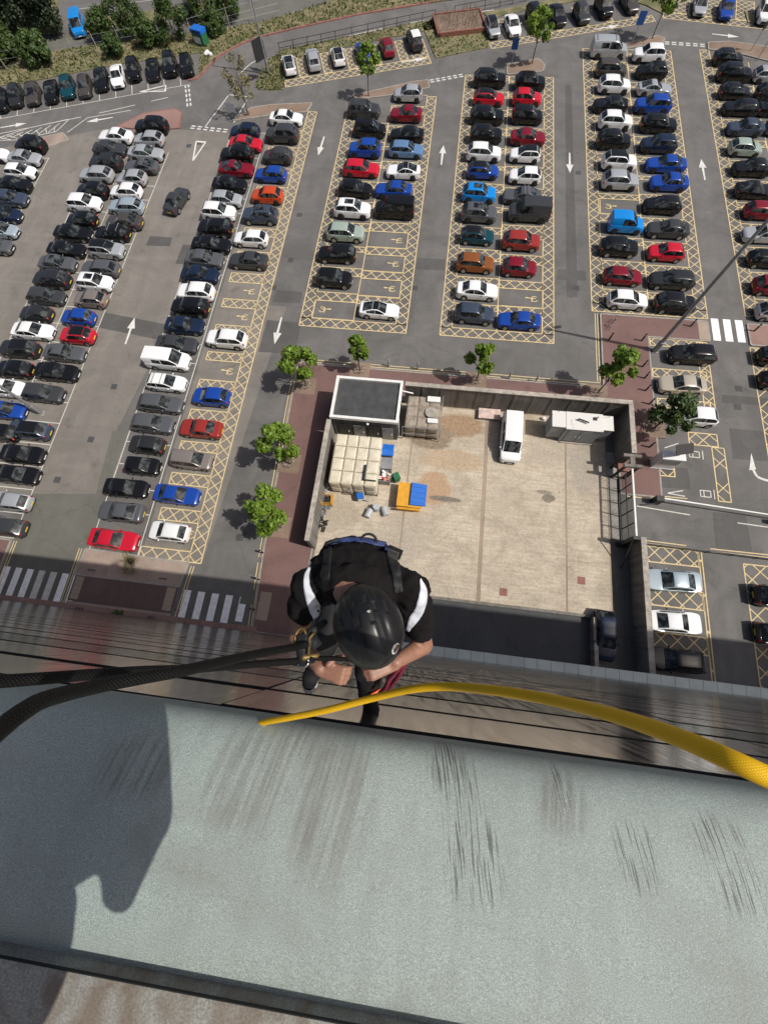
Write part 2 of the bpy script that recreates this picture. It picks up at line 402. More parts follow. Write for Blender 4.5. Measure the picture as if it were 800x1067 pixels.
# footway around the service yard
FW = [(-13.6, 26.75), (-13.0, 6), (-12.55, -0.42), (-8.7, -0.42), (-8.7, 23.4), (18.6, 23.4), (18.6, 15.6), (22.2, 15.6), (22.2, 33.4), (28.3, 33.4), (28.3, 35.9), (17.5, 35.9), (17.5, 26.75)]
slabsheet('footway', FW, 'brown', 0.11, 'kerb', 'red-brown tarmac footway round the service yard')
slabsheet('crossing_island', [(-29.7, 2.55), (-19.9, 2.55), (-19.6, 4.7), (-29.5, 4.9)], 'gravel', 0.11, 'kerb', 'pinkish gravel island between the zebra crossings')
slabsheet('crossing_path', [(-29.6, 0.25), (-20.0, 0.25), (-20.0, 2.5), (-29.6, 2.5)], 'brown_dark', 0.07, None, 'dark brown path joining the zebra crossings')
slabsheet('crossing_verge', [(-29.6, -0.36), (-20.0, -0.36), (-20.0, 0.2), (-29.6, 0.2)], 'gravel', 0.11, None, 'narrow gravel verge against the tower')
slabsheet('corner_island', [(-50, 0.2), (-36.9, 0.2), (-36.9, 4.9), (-50, 4.9)], 'brown', 0.11, 'kerb', 'brown paved corner beside a zebra crossing')
for (x0, x1) in ((-29.45, -28.7), (-20.9, -20.1)):
    b = MB()
    for i in range(5): b.box(x0, x1, 0.40 + i * 0.40, 0.78 + i * 0.40, 0.0, 0.079)
    tag(b.build('tactile_paving', M['buff']), 'buff tactile paving by the crossing', None, None, 'structure')
b = MB(); b.box(-12.5, -11.5, 0.6, 3.0, 0, 0.118); tag(b.build('tactile_paving', M['buff']), 'buff tactile paving on the footway', None, None, 'structure')
b = MB(); b.box(27.3, 28.25, 33.5, 35.8, 0, 0.118); tag(b.build('tactile_paving', M['buff']), 'buff tactile paving at the short crossing', None, None, 'structure')
slabsheet('far_footway', [(32.3, 33.3), (40, 33.3), (40, 35.9), (32.3, 35.9)], 'pinkpave', 0.11, 'kerb', 'brick footway past the short crossing')
b = MB()
for i in range(64): b.box(-41 + i * 0.45, -41 + (i + 1) * 0.45 - 0.02, -0.42, 0.0 - 0.012, 0, 0.116 + rnd.uniform(0, 0.004))
tag(b.build('paving_strip', M['pinkpave']), 'pink brick strip at the foot of the tower', None, None, 'structure')
# planted islands at the heads of the rows, verges
def pxs(l): return [G(*p) for p in l]
slabsheet('row_end_island', [(-52.5, 60.3), (-57.0, 58.3), (-53.6, 57.3), (-51.2, 59.0)], 'gravel', 0.11, 'kerb')
slabsheet('row_end_island', pxs([(122, 133), (150, 119), (183, 114), (190, 118), (187, 134), (160, 136)]), 'pinkpave', 0.11, 'kerb_red')
slabsheet('row_end_island', pxs([(243, 126), (262, 113), (283, 110), (325, 108), (320, 117), (280, 121)]), 'mulch', 0.11, 'kerb')
slabsheet('row_end_island', pxs([(368, 100), (400, 93), (430, 86), (446, 84), (447, 92), (405, 100), (372, 104)]), 'mulch', 0.11, 'kerb')
slabsheet('row_end_island', pxs([(528, 68), (560, 62), (567, 68), (565, 75), (528, 78)]), 'mulch', 0.11, 'kerb')
slabsheet('row_end_island', pxs([(650, 46), (685, 38), (692, 41), (688, 46), (652, 51)]), 'mulch', 0.11, 'kerb')
slabsheet('row_end_island', pxs([(737, 45), (760, 44), (815, 52), (815, 68), (760, 54), (737, 52)]), 'mulch', 0.11, 'kerb')
VER = [('roadside_verge', [(-90, 63.5), (-63, 70.2), (-50, 75.2), (-38, 78.6), (-36.9, 73.3), (-35.6, 77.3), (-32.8, 80.9), (-28.6, 83.7), (-12.4, 90.3), (10, 96.5), (60, 104), (60, 109), (-12, 97.5), (-30, 86.6), (-36, 84.6), (-42, 83), (-56, 79.5), (-70, 75), (-90, 69)]),
       ('lamp_island', pxs([(267, 89), (272, 75), (283, 60), (292, 57), (297, 82), (296, 94), (270, 94)])),
       ('railing_verge', pxs([(292, 53), (455, 20), (453, 31), (425, 36), (292, 64)])),
       ('planter_island', pxs([(439, 26), (453, 20), (500, 14), (512, 34), (508, 50), (454, 61)])),
       ('far_verge', pxs([(503, 14), (575, 0), (640, -14), (690, -20), (700, -8), (690, 15), (672, 6), (640, -4), (560, 8), (510, 20)])),
       ('far_verge', pxs([(775, 12), (790, 25), (778, 24)]))]
for nme, pts in VER:
    slabsheet(nme, pts, 'grass', 0.10, None, nme.replace('_', ' ') + ' of dry rough grass')
sheet('back_path', [(-95, 70.5), (-70, 76.0), (-56, 80.5), (-42, 84), (-30, 87.6), (-12, 98.5), (-12, 102), (-32, 91.5), (-42, 87), (-58, 83), (-72, 78.5), (-95, 74)], 'asphalt_green', 0.006, 'grey path behind the bushes')
slabsheet('back_grass', [(-30, 93.5), (-12, 103), (60, 116), (60, 150), (-34, 150), (-40, 94)], 'grass', 0.08)
slabsheet('bush_bed', [(-95, 75), (-72, 79.5), (-62, 82.5), (-66, 95), (-95, 95)], 'grass', 0.08)
slabsheet('bush_bed', [(-57, 83.6), (-42, 87.4), (-37, 89.6), (-37, 92.6), (-43, 90.2), (-58, 86.4)], 'grass', 0.08)
def kerbline(pts, mat, w=0.3, h=0.13):
    k = MB(); pts = catmull([Vector((p[0], p[1], 0)) for p in pts], 12)
    for i in range(len(pts) - 1):
        a, c = pts[i], pts[i + 1]; d = (c - a); n = Vector((-d.y, d.x, 0)).normalized() * w / 2; a1 = a + d * 0.01; c1 = a + d * 0.99
        k.prism([tuple(a1 - n)[:2], tuple(c1 - n)[:2], tuple(c1 + n)[:2], tuple(a1 + n)[:2]], 0, h)
    return tag(k.build('kerb', M[mat]), 'red brick kerb curving along the access road', None, None, 'structure')
kerbline([(-38.0, 72.2), (-36.7, 73.2), (-35.3, 77.2), (-32.5, 80.8), (-28.4, 83.5), (-20, 87.2), (-12.3, 90.1), (10, 96.3), (60, 103.8)], 'kerb_red')

# ------------------------------------------------------------------ painted markings (children of the ground)
def clipline(p, d, x0, x1, y0, y1):
    t0, t1 = -1e9, 1e9
    for a, dd, lo, hi in ((p[0], d[0], x0, x1), (p[1], d[1], y0, y1)):
        if abs(dd) < 1e-9:
            if a < lo or a > hi: return None
            continue
        u, v = (lo - a) / dd, (hi - a) / dd
        if u > v: u, v = v, u
        t0 = max(t0, u); t1 = min(t1, v)
    if t1 - t0 < 0.12: return None
    return (p[0] + d[0] * t0, p[1] + d[1] * t0), (p[0] + d[0] * t1, p[1] + d[1] * t1)
def hatch(x0, x1, y0, y1, pitch=1.25, w=0.10, mat='yellow_paint', sides='lrtb', k=1.0, skip=0.0):
    b = MB()
    if 'l' in sides: b.stroke((x0, y0), (x0, y1), w, ZM + 0.008)
    if 'r' in sides: b.stroke((x1, y0), (x1, y1), w, ZM + 0.008)
    if 't' in sides: b.stroke((x0, y1), (x1, y1), w, ZM + 0.012)
    if 'b' in sides: b.stroke((x0, y0), (x1, y0), w, ZM + 0.012)
    for s, z in ((1, ZM), (-1, ZM + 0.004)):
        c = -80.0
        lo = min(y0 - s * k * x0, y0 - s * k * x1); hi = max(y1 - s * k * x0, y1 - s * k * x1)
        c = lo + pitch * 0.5
        while c < hi:
            r = clipline((0, c), (1, s * k), x0, x1, y0, y1)
            if r and rnd.random() > skip: b.stroke(r[0], r[1], w * 0.85, z)
            c += pitch
    return b.build('hatched_marking', M[mat], ground)
def lines(name, segs, w, mat, z=ZM):
    b = MB()
    for i, (p, q) in enumerate(segs): b.stroke(p, q, w, z + 0.004 * (i % 3))
    return b.build(name, M[mat], ground)
def wheelchair(x, y, s=1.0, d=1):
    """accessible bay symbol: seated figure in a wheel"""
    b = MB(); n = 14
    for i in range(n - 3):
        a0, a1 = 2 * math.pi * (i + 2) / n, 2 * math.pi * (i + 2.9) / n
        b.stroke((x + d * 0.35 * s * math.cos(a0), y + 0.35 * s * math.sin(a0)), (x + d * 0.35 * s * math.cos(a1), y + 0.35 * s * math.sin(a1)), 0.10, ZM + 0.016)
    b.stroke((x + d * 0.12, y + 0.05), (x - d * 0.65 * s, y + 0.1), 0.10, ZM + 0.020)
    b.stroke((x - d * 0.25, y + 0.12), (x - d * 0.3, y - 0.42 * s), 0.10, ZM + 0.024)
    b.stroke((x - d * 0.65 * s, y + 0.1), (x - d * 1.0 * s, y + 0.1), 0.16, ZM + 0.028)
    return b.build('accessible_symbol', M['yellow_paint'], ground)
def arrow(x, y, ang, L=3.6, w=0.9):
    c, s = math.cos(ang), math.sin(ang)
    T = lambda u, v: (x + c * u - s * v, y + s * u + c * v)
    b = MB()
    b.flat([T(-L / 2, -0.09), T(L / 2 - 1.5, -0.13), T(L / 2 - 1.5, 0.13), T(-L / 2, 0.09)], ZM + 0.02)
    b.flat([T(L / 2 - 1.5, -w / 2), T(L / 2, 0), T(L / 2 - 1.5, w / 2)], ZM + 0.02)
    return b.build('direction_arrow', M['white_paint'], ground)
def yrow(cars, lo, hi):
    return cars

# ------------------------------------------------------------------ cars: where each one stands, read off the photograph
# type letters: h hatchback, m small hatchback, s saloon, u SUV, e estate, c coupe, p people carrier, v van, w tall van, n small van
# entry: photo x, photo y, type, paint, nose (R/L along the row), extras: R black roof, S glass sunroof, A roof bars, C cabriolet
TYPES = {'h': 'hatchback', 'm': 'small hatchback', 's': 'saloon', 'u': 'SUV', 'e': 'estate car', 'c': 'coupe', 'p': 'people carrier', 'v': 'van', 'w': 'tall van', 'n': 'small van'}
ROWS = {
 'A': ('the row below the hatched corner', 'A', """-7 160 hwR|32 151 ukL|26 164 ssR|21 178 hwR|15 192 skR|10 206 scR|5 223 hnR|2 239 hyR|-4 256 hgR"""),
 'B': ('the outer side of lamp-post double row', 'B', """120 141 swL|114 154 siR|110 169 uKL|100 181 esL|96 198 hkL|88 211 uwR|85 229 hkL|76 242 skR|69 259 skR|60 274 sgRS|54 291 uKL|48 308 eiR|37 326 hKL|34 344 swR|20 363 uKLR|15 384 hkL|7 404 hwR|6 427 hbR|-1 450 hkL"""),
 'C': ('the inner side of lamp-post double row', 'C', """158 131 ukL|155 144 hsL|152 159 ssR|147 172 cgL|137 185 hsL|131 199 hwL|131 214 eyL|129 230 sqL|117 242 ekLA|111 260 usRR|104 279 egL|99 294 uwRS|94 311 hdL|81 330 hbL|80 349 hrLR|67 367 sgR|59 387 skR|45 409 eiR|30 448 ucLR|23 473 skR|17 494 skR|11 522 hsL|6 549 hiL"""),
 'D': ('the white-lined side of gravel-island row', 'D', """255 136 hnL|256 149 srR|247 161 ukL|246 175 cmR|239 191 skR|236 207 hsR|228 221 uwR|224 237 ukL|220 254 skR|213 269 sgR|208 285 snR|204 304 uwL|198 320 ukL|192 338 snR|184 358 siR|175 375 vwR|173 398 hwRA|167 420 egR|159 441 egR|153 463 mKL|148 485 mkR|131 508 skR|126 533 sgL|118 562 srR"""),
 'E': ('the hatched side of gravel-island row', 'E', """298 122 swR|294 140 uiL|289 162 hiL|282 181 hbL|278 203 hhL|271 224 ucLS|261 248 hwL|259 271 siL|236 353 uwL|220 413 hbL|209 446 svL|200 479 pdR|184 515 sbR|176 554 hwL"""),
 'F': ('the hut row, side facing gravel-island row', 'F', """379 114 uiR|385 134 pkR|380 155 ubL|376 175 erR|370 196 hkR|367 218 uwRS|360 242 upR|351 264 ukL|348 290 ukR"""),
 'G': ('the hut row, side facing yard-van row', 'G', """425 97 hsL|423 118 smL|424 139 skL|423 155 elR|420 177 cwLC|410 197 sbL|411 218 vkL|395 322 cwRR"""),
 'H': ('the yard-van row, side facing hut row', 'H', """510 82 ukR|509 101 hrRR|507 120 ukR|506 140 ukR|504 159 uwR|503 177 hbRR|499 201 uBRS|499 222 ugRS|497 245 htRR|495 274 uoR|497 302 swR|494 327 ucR"""),
 'I': ('the yard-van row, side facing bicycle row', 'I', """552 85 ukR|549 101 hrR|549 120 pkR|550 142 smR|547 160 hwLR|547 182 hwL|544 203 sgLA|551 221 wiL|543 251 uvR|541 278 hmR|541 333 sbL"""),
 'J': ('the bicycle row, side facing yard-van row', 'J', """634 51 vsRA|637 71 pqR|640 88 uwR|636 108 skL|641 126 uwR|639 146 ukR|645 168 uwRR|646 188 usR|652 233 nBR|645 257 ukR|649 287 hmR|654 312 hwR"""),
 'K': ('the bicycle row, side facing short zebra', 'K', """676 56 uwL|679 73 hkL|682 91 csR|680 109 ubL|686 129 ukR|686 150 unL|694 170 sbL|697 189 sbL|690 213 hkL|696 238 siL|694 262 hrL|700 291 eKL|703 316 ukR"""),
 'L': ('the row beyond the short zebra', 'L', """759 59 hkR|765 76 ukR|766 94 hkR|772 111 ekL|777 132 scL|777 153 hpR|784 174 skL|787 197 ckR|795 219 hmR|797 243 esL|800 269 hkR|805 297 hmR|808 324 hsR|815 371 ukR|815 396 hkR"""),
 'O': ('the outermost row beside twin signs', 'O', """802 77 hsR|805 95 hKR|810 112 skR|815 132 hgR"""),
}
ANG = {}
CARS = []
for key, (desc, grp, data) in ROWS.items():
    for i, e in enumerate(data.split('|')):
        a, b_, c = e.split(); x, y = G(float(a), float(b_), 0.75)
        CARS.append(dict(row=key, desc=desc, i=i, x=x, y=y, t=c[0], p=c[1], ang=0.0 if c[2] == 'R' else math.pi, ex=c[3:]))
def freerow(key, desc, data, adir):
    for i, e in enumerate(data.split('|')):
        a, b_, c = e.split(); x, y = G(float(a), float(b_), 0.75)
        base = {'D': adir, 'U': adir + math.pi}[c[2]]
        CARS.append(dict(row=key, desc=desc, i=i, x=x, y=y, t=c[0], p=c[1], ang=base, ex=c[3:]))
freerow('T', 'the roadside row under the bushes', """1 104 hkD|16 99 hKD|34 97 hqD|53 94 skD|70 90 htD|88 89 hqD|105 81 skD|122 78 swD|139 72 ukD|159 71 skD|177 67 ukD|194 67 hkD""", math.radians(-71))
freerow('S', 'the row along black railing', """301 66 hwURx|326 60 esU|352 57 hwURx|378 52 hbU|403 47 hmU|432 40 uKUW""", math.radians(-72))
freerow('U', 'the row past the brick planter', """513 27 hsDRx|534 25 swD|557 17 ukD|581 14 skD|606 13 hiD|629 6 ukD|656 1 sqD""", math.radians(-74))
freerow('V', 'the row beyond the road junction tree', """730 4 hsD|757 8 hbD|797 12 uwD""", math.radians(-98))
freerow('N', 'the bays beside the tall lamp post', """721 369 ukU|711 400 seU|724 433 hwU""", math.radians(2))
freerow('P', 'the bays against the ramp wall', """701 605 syU|703 648 swDx|703 688 ukU""", math.radians(3))
freerow('Q', 'the bays opposite the ramp wall', """815 622 ukD|816 662 hkD""", math.radians(0))
for c in CARS:
    if c['row'] == 'P': c['ang'] = math.radians(2) if c['i'] == 1 else math.radians(182)
    if c['row'] == 'N': c['ang'] = math.radians(181)

# marking layout follows the bays
def by(row): return sorted([c['y'] for c in CARS if c['row'] == row])
# standard bays, white lines
def std_lines(xa, xb, ys, ydivs, front):
    segs = [((xa, y), (xb, y)) for y in ydivs]
    segs.append(((front, ys[0]), (front, ys[1])))
    return lines('bay_line', segs, 0.09, 'line_paint')
std_lines(-41.5, -36.75, (5.1, 57.5), [5.1 + 2.43 * i for i in range(22)], -36.75)
std_lines(-46.3, -41.6, (10, 57.0), [10 + 2.43 * i for i in range(20)], -46.3)
std_lines(-57.4, -52.7, (30.0, 55.5), [33.5 + 2.43 * i for i in range(10)], -52.7)
std_lines(-29.2, -24.6, (3.6, 62.0), [3.9 + 2.42 * i for i in range(25)], -29.2)
lines('bay_line', [((-24.5, 4.8), (-24.5, 62.5)), ((-41.55, 5.1), (-41.55, 57.5))], 0.09, 'line_paint', ZM + 0.012)
# accessible bays with yellow hatching
def acc_block(xl, xr, ybot, ytop_l, ytop_r, ysl, ysr, side='both'):
    """a double row: outer strips, bay boxes, hatched gaps between neighbouring bays"""
    xm = (xl + xr) / 2
    hatch(xl, xl + 1.2, ybot + (1.1), ytop_l, 1.25)
    hatch(xr - 1.2, xr, ybot + 1.1, ytop_r, 1.25)
    hatch(xl, xr, ybot, ybot + 1.1, 1.25)
    lines('bay_line', [((xm, ybot + 1.1), (xm, min(ytop_l, ytop_r)))], 0.09, 'yellow_paint', ZM + 0.016)
    for (xa, xb, ys, yt) in ((xl + 1.22, xm - 0.04, ysl, ytop_l), (xm + 0.04, xr - 1.22, ysr, ytop_r)):
        ys = sorted(ys)
        for i, y in enumerate(ys):
            lo = y + 1.25; hi = (ys[i + 1] - 1.25) if i + 1 < len(ys) else min(y + 2.4, yt)
            if hi - lo > 0.35: hatch(xa, xb, lo, hi, 1.25)
            elif hi - lo > -0.6: lines('bay_line', [((xa, (lo + hi) / 2), (xb, (lo + hi) / 2))], 0.10, 'yellow_paint', ZM + 0.02)
def fill(ys, bot, pitch=3.58):
    """bay centres including the empty bays"""
    ys = sorted(ys); out = []
    y = bot + 1.1 + 1.25
    for v in ys:
        while v - y > 0.62 * pitch: out.append(y); y += pitch
        out.append(v); y = v + pitch
    return out
YF, YG, YH, YI, YJ, YK = (by(k) for k in 'FGHIJK')
acc_block(-14.45, -2.8, 31.6, 66.4, 70.6, fill(YF, 31.6), fill(YG, 31.6))
acc_block(0.8, 12.65, 31.7, 75.4, 75.4, fill(YH, 31.7), fill(YI, 31.7))
acc_block(16.65, 28.45, 36.3, 82.0, 82.0, fill(YJ, 36.3), fill(YK, 36.3))
YL = by('L')
hatch(32.3, 33.5, 37.0, 82.4, 1.25)
for i in range(len(YL) - 1):
    lo, hi = YL[i] + 1.25, YL[i + 1] - 1.25
    if 0.3 < hi - lo < 3 and lo > 36: hatch(33.55, 38.2, lo, hi, 1.25)
hatch(32.2, 33.4, 16.5, 33.0, 1.25, skip=0.3); hatch(33.5, 38.2, 28.6, 29.8, 1.25)
lines('bay_line', [((38.3, 37), (38.3, 80))], 0.09, 'yellow_paint')
YE = fill(by('E'), 4.8)
hatch(-19.7, -18.5, 4.8, 66.6, 1.25)
hatch(-24.4, -19.75, 4.8, 5.75, 1.25)
for i in range(len(YE) - 1):
    lo, hi = YE[i] + 1.22, YE[i + 1] - 1.22
    if hi - lo > 0.35: hatch(-23.6, -19.75, lo, hi, 1.25)
used = by('E')
for y in YE:
    if min(abs(y - u) for u in used) > 1.0: wheelchair(-20.6, y, 1.0, 1)
wheelchair(-20.1, used[0] + 0.1)
for ys, xx, d in ((fill(YG, 31.6), -4.9, 1), (fill(YI, 31.7), 10.6, 1), (fill(YJ, 36.3), 18.9, -1), (fill(YF, 31.6), -12.3, -1)):
    allu = by({-4.9: 'G', 10.6: 'I', 18.9: 'J', -12.3: 'F'}[xx])
    for y in ys:
        if min(abs(y - u) for u in allu) > 1.0:
            wheelchair(xx, y, 1.0, d)
            lines('bay_line', [((xx + d * 0.9, y - 1.2), (xx + d * 0.9, y + 1.2)), ((xx - d * 3.6, y - 1.2), (xx + d * 0.9, y - 1.2)), ((xx - d * 3.6, y + 1.2), (xx + d * 0.9, y + 1.2))], 0.09, 'yellow_paint', ZM + 0.03)
# slanted roadside bays
def rot_hatch(ox, oy, ang, x0, x1, y0, y1, pitch=1.0):
    o = hatch(x0, x1, y0, y1, pitch); o.location = (ox, oy, 0); o.rotation_euler = (0, 0, ang); return o
srow = [c for c in CARS if c['row'] == 'S']
a0 = math.radians(17.6); ox, oy = G(298, 91)
rot_hatch(ox, oy, a0, 0, 20.6, 0.0, 1.5, 1.1)
for c in srow[:-1]:
    n_ = srow[srow.index(c) + 1]; mx, my = (c['x'] + n_['x']) / 2 - ox, (c['y'] + n_['y']) / 2 - oy
    u = mx * math.cos(a0) + my * math.sin(a0)
    rot_hatch(ox, oy, a0, u - 0.55, u + 0.55, 1.6, 6.3, 1.0)
rot_hatch(ox, oy, a0, 18.4, 20.6, 1.6, 6.6, 1.0)
ox, oy = G(512, 51); a0 = math.radians(18.0)
rot_hatch(ox, oy, a0, 0, 24.0, 0.0, 1.4, 1.1)
for k in range(6): rot_hatch(ox, oy, a0, 2.7 + k * 3.7, 3.6 + k * 3.7, 1.5, 6.4, 1.0)
ox, oy = G(690, 19); rot_hatch(ox, oy, math.radians(-9), 0, 16, 0.0, 1.5, 1.1)
for k in range(4): rot_hatch(ox, oy, math.radians(-9), 1.0 + k * 4.4, 3.4 + k * 4.4, 1.6, 6.4, 1.0)
# T row bay lines
t_a = math.radians(19.3); tx, ty = -63.0, 62.6
lines('bay_line', [((tx, ty), (tx + 27 * math.cos(t_a), ty + 27 * math.sin(t_a)))] + [((tx + u * math.cos(t_a), ty + u * math.sin(t_a)), (tx + u * math.cos(t_a) - 2.2 * math.sin(t_a), ty + u * math.sin(t_a) + 2.2 * math.cos(t_a))) for u in [0.3 + 2.3 * i for i in range(12)]], 0.1, 'line_paint')
# right hand bays beside the footway and by the ramp
hatch(22.4, 27.6, 32.4, 33.3, 1.25); hatch(22.4, 27.6, 28.6, 29.6, 1.25); hatch(22.6, 27.6, 25.1, 26.1, 1.25); hatch(27.0, 28.0, 24.9, 33.2, 1.25)
hatch(25.2, 27.8, 21.3, 22.6, 1.25, skip=0.25); hatch(27.2, 28.3, 15.8, 21.2, 1.25, skip=0.3); hatch(22.3, 23.6, 17.8, 19.2, 1.2)
hatch(19.2, 22.1, 15.4, 17.5, 1.5); lines('yellow_line', [((22.2, 15.45), (24.5, 15.45)), ((22.2, 15.75), (24.5, 15.75))], 0.09, 'yellow_paint')
b = MB()
for (x, y) in ((25.6, 20.3), (26.2, 16.4)):
    b.stroke((x - .5, y - .3), (x + .4, y - .3), .09, ZM); b.stroke((x - .5, y + .3), (x + .4, y + .3), .09, ZM); b.stroke((x - .5, y - .3), (x - .5, y + .3), .09, ZM + .004); b.stroke((x + .4, y - .3), (x + .4, y + .3), .09, ZM + .004)
    b.stroke((x - .2, y - .3), (x - .2, y + .3), .09, ZM + .008); b.stroke((x + .7, y - .45), (x + .7, y + .45), .09, ZM + .008)
b.stroke((24.2, 16.5), (22.8, 16.1), .1, ZM); b.stroke((22.8, 16.1), (24.3, 15.95), .1, ZM + .004); b.stroke((22.9, 20.7), (24.2, 21.3), .1, ZM)
b.build('ticket_bay_marking', M['line_paint'], ground)
hatch(20.2, 24.9, 9.5, 10.9, 1.3); hatch(20.2, 24.9, 5.8, 7.3, 1.3); hatch(20.2, 24.9, 2.2, 3.6, 1.3); hatch(24.95, 25.2, -0.3, 10.9, 3.0)
hatch(28.6, 31.2, -0.3, 10.2, 1.5)
lines('yellow_line', [((19.6, 11.15), (24.0, 11.05)), ((19.6, 11.4), (24.0, 11.3)), ((26.0, 11.0), (31.5, 11.0)), ((26.0, 11.25), (31.5, 11.25))], 0.09, 'yellow_paint')
lines('road_line', [((20.0, 14.55), (24.6, 14.2)), ((28.6, 13.9), (33.0, 13.7))], 0.10, 'line_paint')
# double yellow lines along the kerbs
lines('double_yellow_line', [((-13.75, 26), (-13.15, 6)), ((-14.0, 26), (-13.4, 6)), ((-13.1, 5.5), (-12.75, -0.3)), ((-13.35, 5.5), (-13.0, -0.3)), ((-13.3, 27.05), (17.2, 27.05)), ((-13.3, 27.35), (17.2, 27.35)), ((17.2, 27.5), (17.2, 36)), ((16.95, 27.5), (16.95, 36)),
      ((-29.9, 4.9), (-29.9, -0.3)), ((-30.15, 4.9), (-30.15, -0.3)), ((-19.3, 4.5), (-19.6, -0.3)), ((-19.05, 4.5), (-19.35, -0.3)), ((-36.6, 4.9), (-36.6, 0.3)), ((-36.35, 4.9), (-36.35, 0.3))], 0.08, 'yellow_paint')
# zebra crossings
for k in range(7):
    x = -36.55 + k * 1.13; b = MB(); b.flat([(x, -0.05), (x + 0.62, -0.05), (x + 0.62, 2.5), (x, 2.5)], ZM); b.build('zebra_stripe', M['line_paint'] if k in (3, 4) else M['zebra'], ground)
for k in range(5):
    x = -19.35 + k * 1.27; y0 = 0.0 if k < 4 else 0.25; b = MB(); b.flat([(x, y0), (x + 0.64, y0), (x + 0.64, 2.35), (x, 2.35)], ZM + 0.004); b.build('zebra_stripe', M['zebra'], ground)
for k in range(3):
    x = 28.75 + k * 1.2; b = MB(); b.flat([(x, 33.6), (x + 0.75, 33.6), (x + 0.75, 36.4), (x, 36.4)], ZM); b.build('zebra_stripe', M['zebra'], ground)
b = MB(); b.box(-14.2, -13.1, 1.75, 3.1, 0, 0.016); b.build('tarmac_cover', M['asphalt_green'], ground)
for (px, py) in ((197, 152), (208, 149), (586, 404), (725, 402), (769, 405), (119, 403), (95, 458), (303, 271), (312, 224), (600, 300), (432, 300), (602, 180), (285, 300), (60, 500), (768, 424), (250, 560)):
    x, y = G(px, py); b = MB(); b.box(x - 0.32, x + 0.32, y - 0.32, y + 0.32, 0, 0.0155); b.build('inspection_cover', M['tarmac_black'], ground)
# arrows
for (x, y, a) in ((-16.8, 60.0, -93), (-1.1, 59.3, 90), (14.6, 58.9, -90), (30.3, 58.8, 91), (-33.0, 29.2, 91), (-16.6, 30.7, -91), (-6.6, 78.3, 17), (20.2, 87.1, 18), (36.1, 85.8, -9), (-60.2, 61.4, 18), (-48.3, 63.3, 198)):
    arrow(x, y, math.radians(a))
b = MB(); cp = catmull([Vector((*G(800, 501), 0)), Vector((*G(789, 497), 0)), Vector((*G(784, 489), 0))], 6)
for p, q in zip(cp[:-1], cp[1:]): b.stroke(p, q, 0.22, ZM)
b.flat([G(782, 472), G(787, 489), G(780, 490)], ZM + .004); b.build('curved_arrow', M['white_paint'], ground)
def gw(p, q, n):
    b = MB(); p = Vector(p); q = Vector(q); d = (q - p) / n; nn = Vector((-d.y, d.x)).normalized()
    for i in range(n):
        for s in (0, 0.45): b.stroke(p + d * (i + 0.1) + nn * s, p + d * (i + 0.75) + nn * s, 0.22, ZM)
    b.build('give_way_line', M['white_paint'], ground)
gw((-35.2, 62.4), (-29.7, 61.9), 6); gw((-3.9, 73.6), (0.7, 75.2), 6); gw((27.7, 83.6), (33.3, 83.2), 6); gw((-38.3, 71.4), (-36.6, 66.5), 5)
def tri(x, y, a):
    c, s = math.cos(a), math.sin(a); T = lambda u, v: (x + c * u - s * v, y + s * u + c * v)
    b = MB(); b.stroke(T(-2.0, 0), T(1.6, 0.65), 0.2, ZM); b.stroke(T(-2.0, 0), T(1.6, -0.65), 0.2, ZM + .004); b.stroke(T(1.6, .7), T(1.6, -.7), 0.28, ZM + .008)
    b.build('give_way_triangle', M['white_paint'], ground)
tri(-33.0, 58.2, math.radians(88)); tri(-42.5, 70.0, math.radians(15))
# road centre dashes
def dashes(pts, L, gap, w=0.12):
    b = MB(); pts = catmull([Vector((*p, 0)) for p in pts], 10); acc = 0
    for p, q in zip(pts[:-1], pts[1:]):
        if (acc % (L + gap)) < L: b.stroke(p, q, w, ZM)
        acc += (q - p).length
    b.build('road_line', M['line_paint'], ground)
dashes([(-62, 59.5), (-50, 64.2), (-40, 68.5)], 4, 3.0); dashes([(-31, 74), (-29.5, 77), (-26, 79.2), (-12, 85.6), (2, 90.3), (25, 96)], 4.2, 4.5, 0.15)
lines('road_line', [((-33.2, 62.5), (-31.5, 69.3)), ((-31.4, 69.5), (-28.8, 69.2)), ((-28.6, 68.9), (-29.4, 63.8))], 0.14, 'white_paint')
# hatched road corner
hc = MB(); pc = [(-62.5, 58.2), (-57.9, 61.0), (-52.7, 63.2), (-53.6, 60.6), (-58.5, 58.6)]
for p, q in zip(pc, pc[1:] + pc[:1]): hc.stroke(p, q, 0.12, ZM + 0.008)
for i in range(7):
    t = i / 7; hc.stroke((-62 + 8.5 * t, 58.3 + 2.4 * t), (-60.6 + 8.0 * t, 59.2 + 3.6 * t), 0.11, ZM); hc.stroke((-61.5 + 8.5 * t, 58.9 + 3.2 * t), (-59.5 + 6.5 * t, 58.6 + 2.2 * t), 0.11, ZM + .004)
hc.build('hatched_marking', M['line_paint'], ground)
lines('road_line', [((-52.0, 60.5), (-50.2, 63.6)), ((-50.2, 63.6), (-44.5, 65.5))], 0.12, 'line_paint')
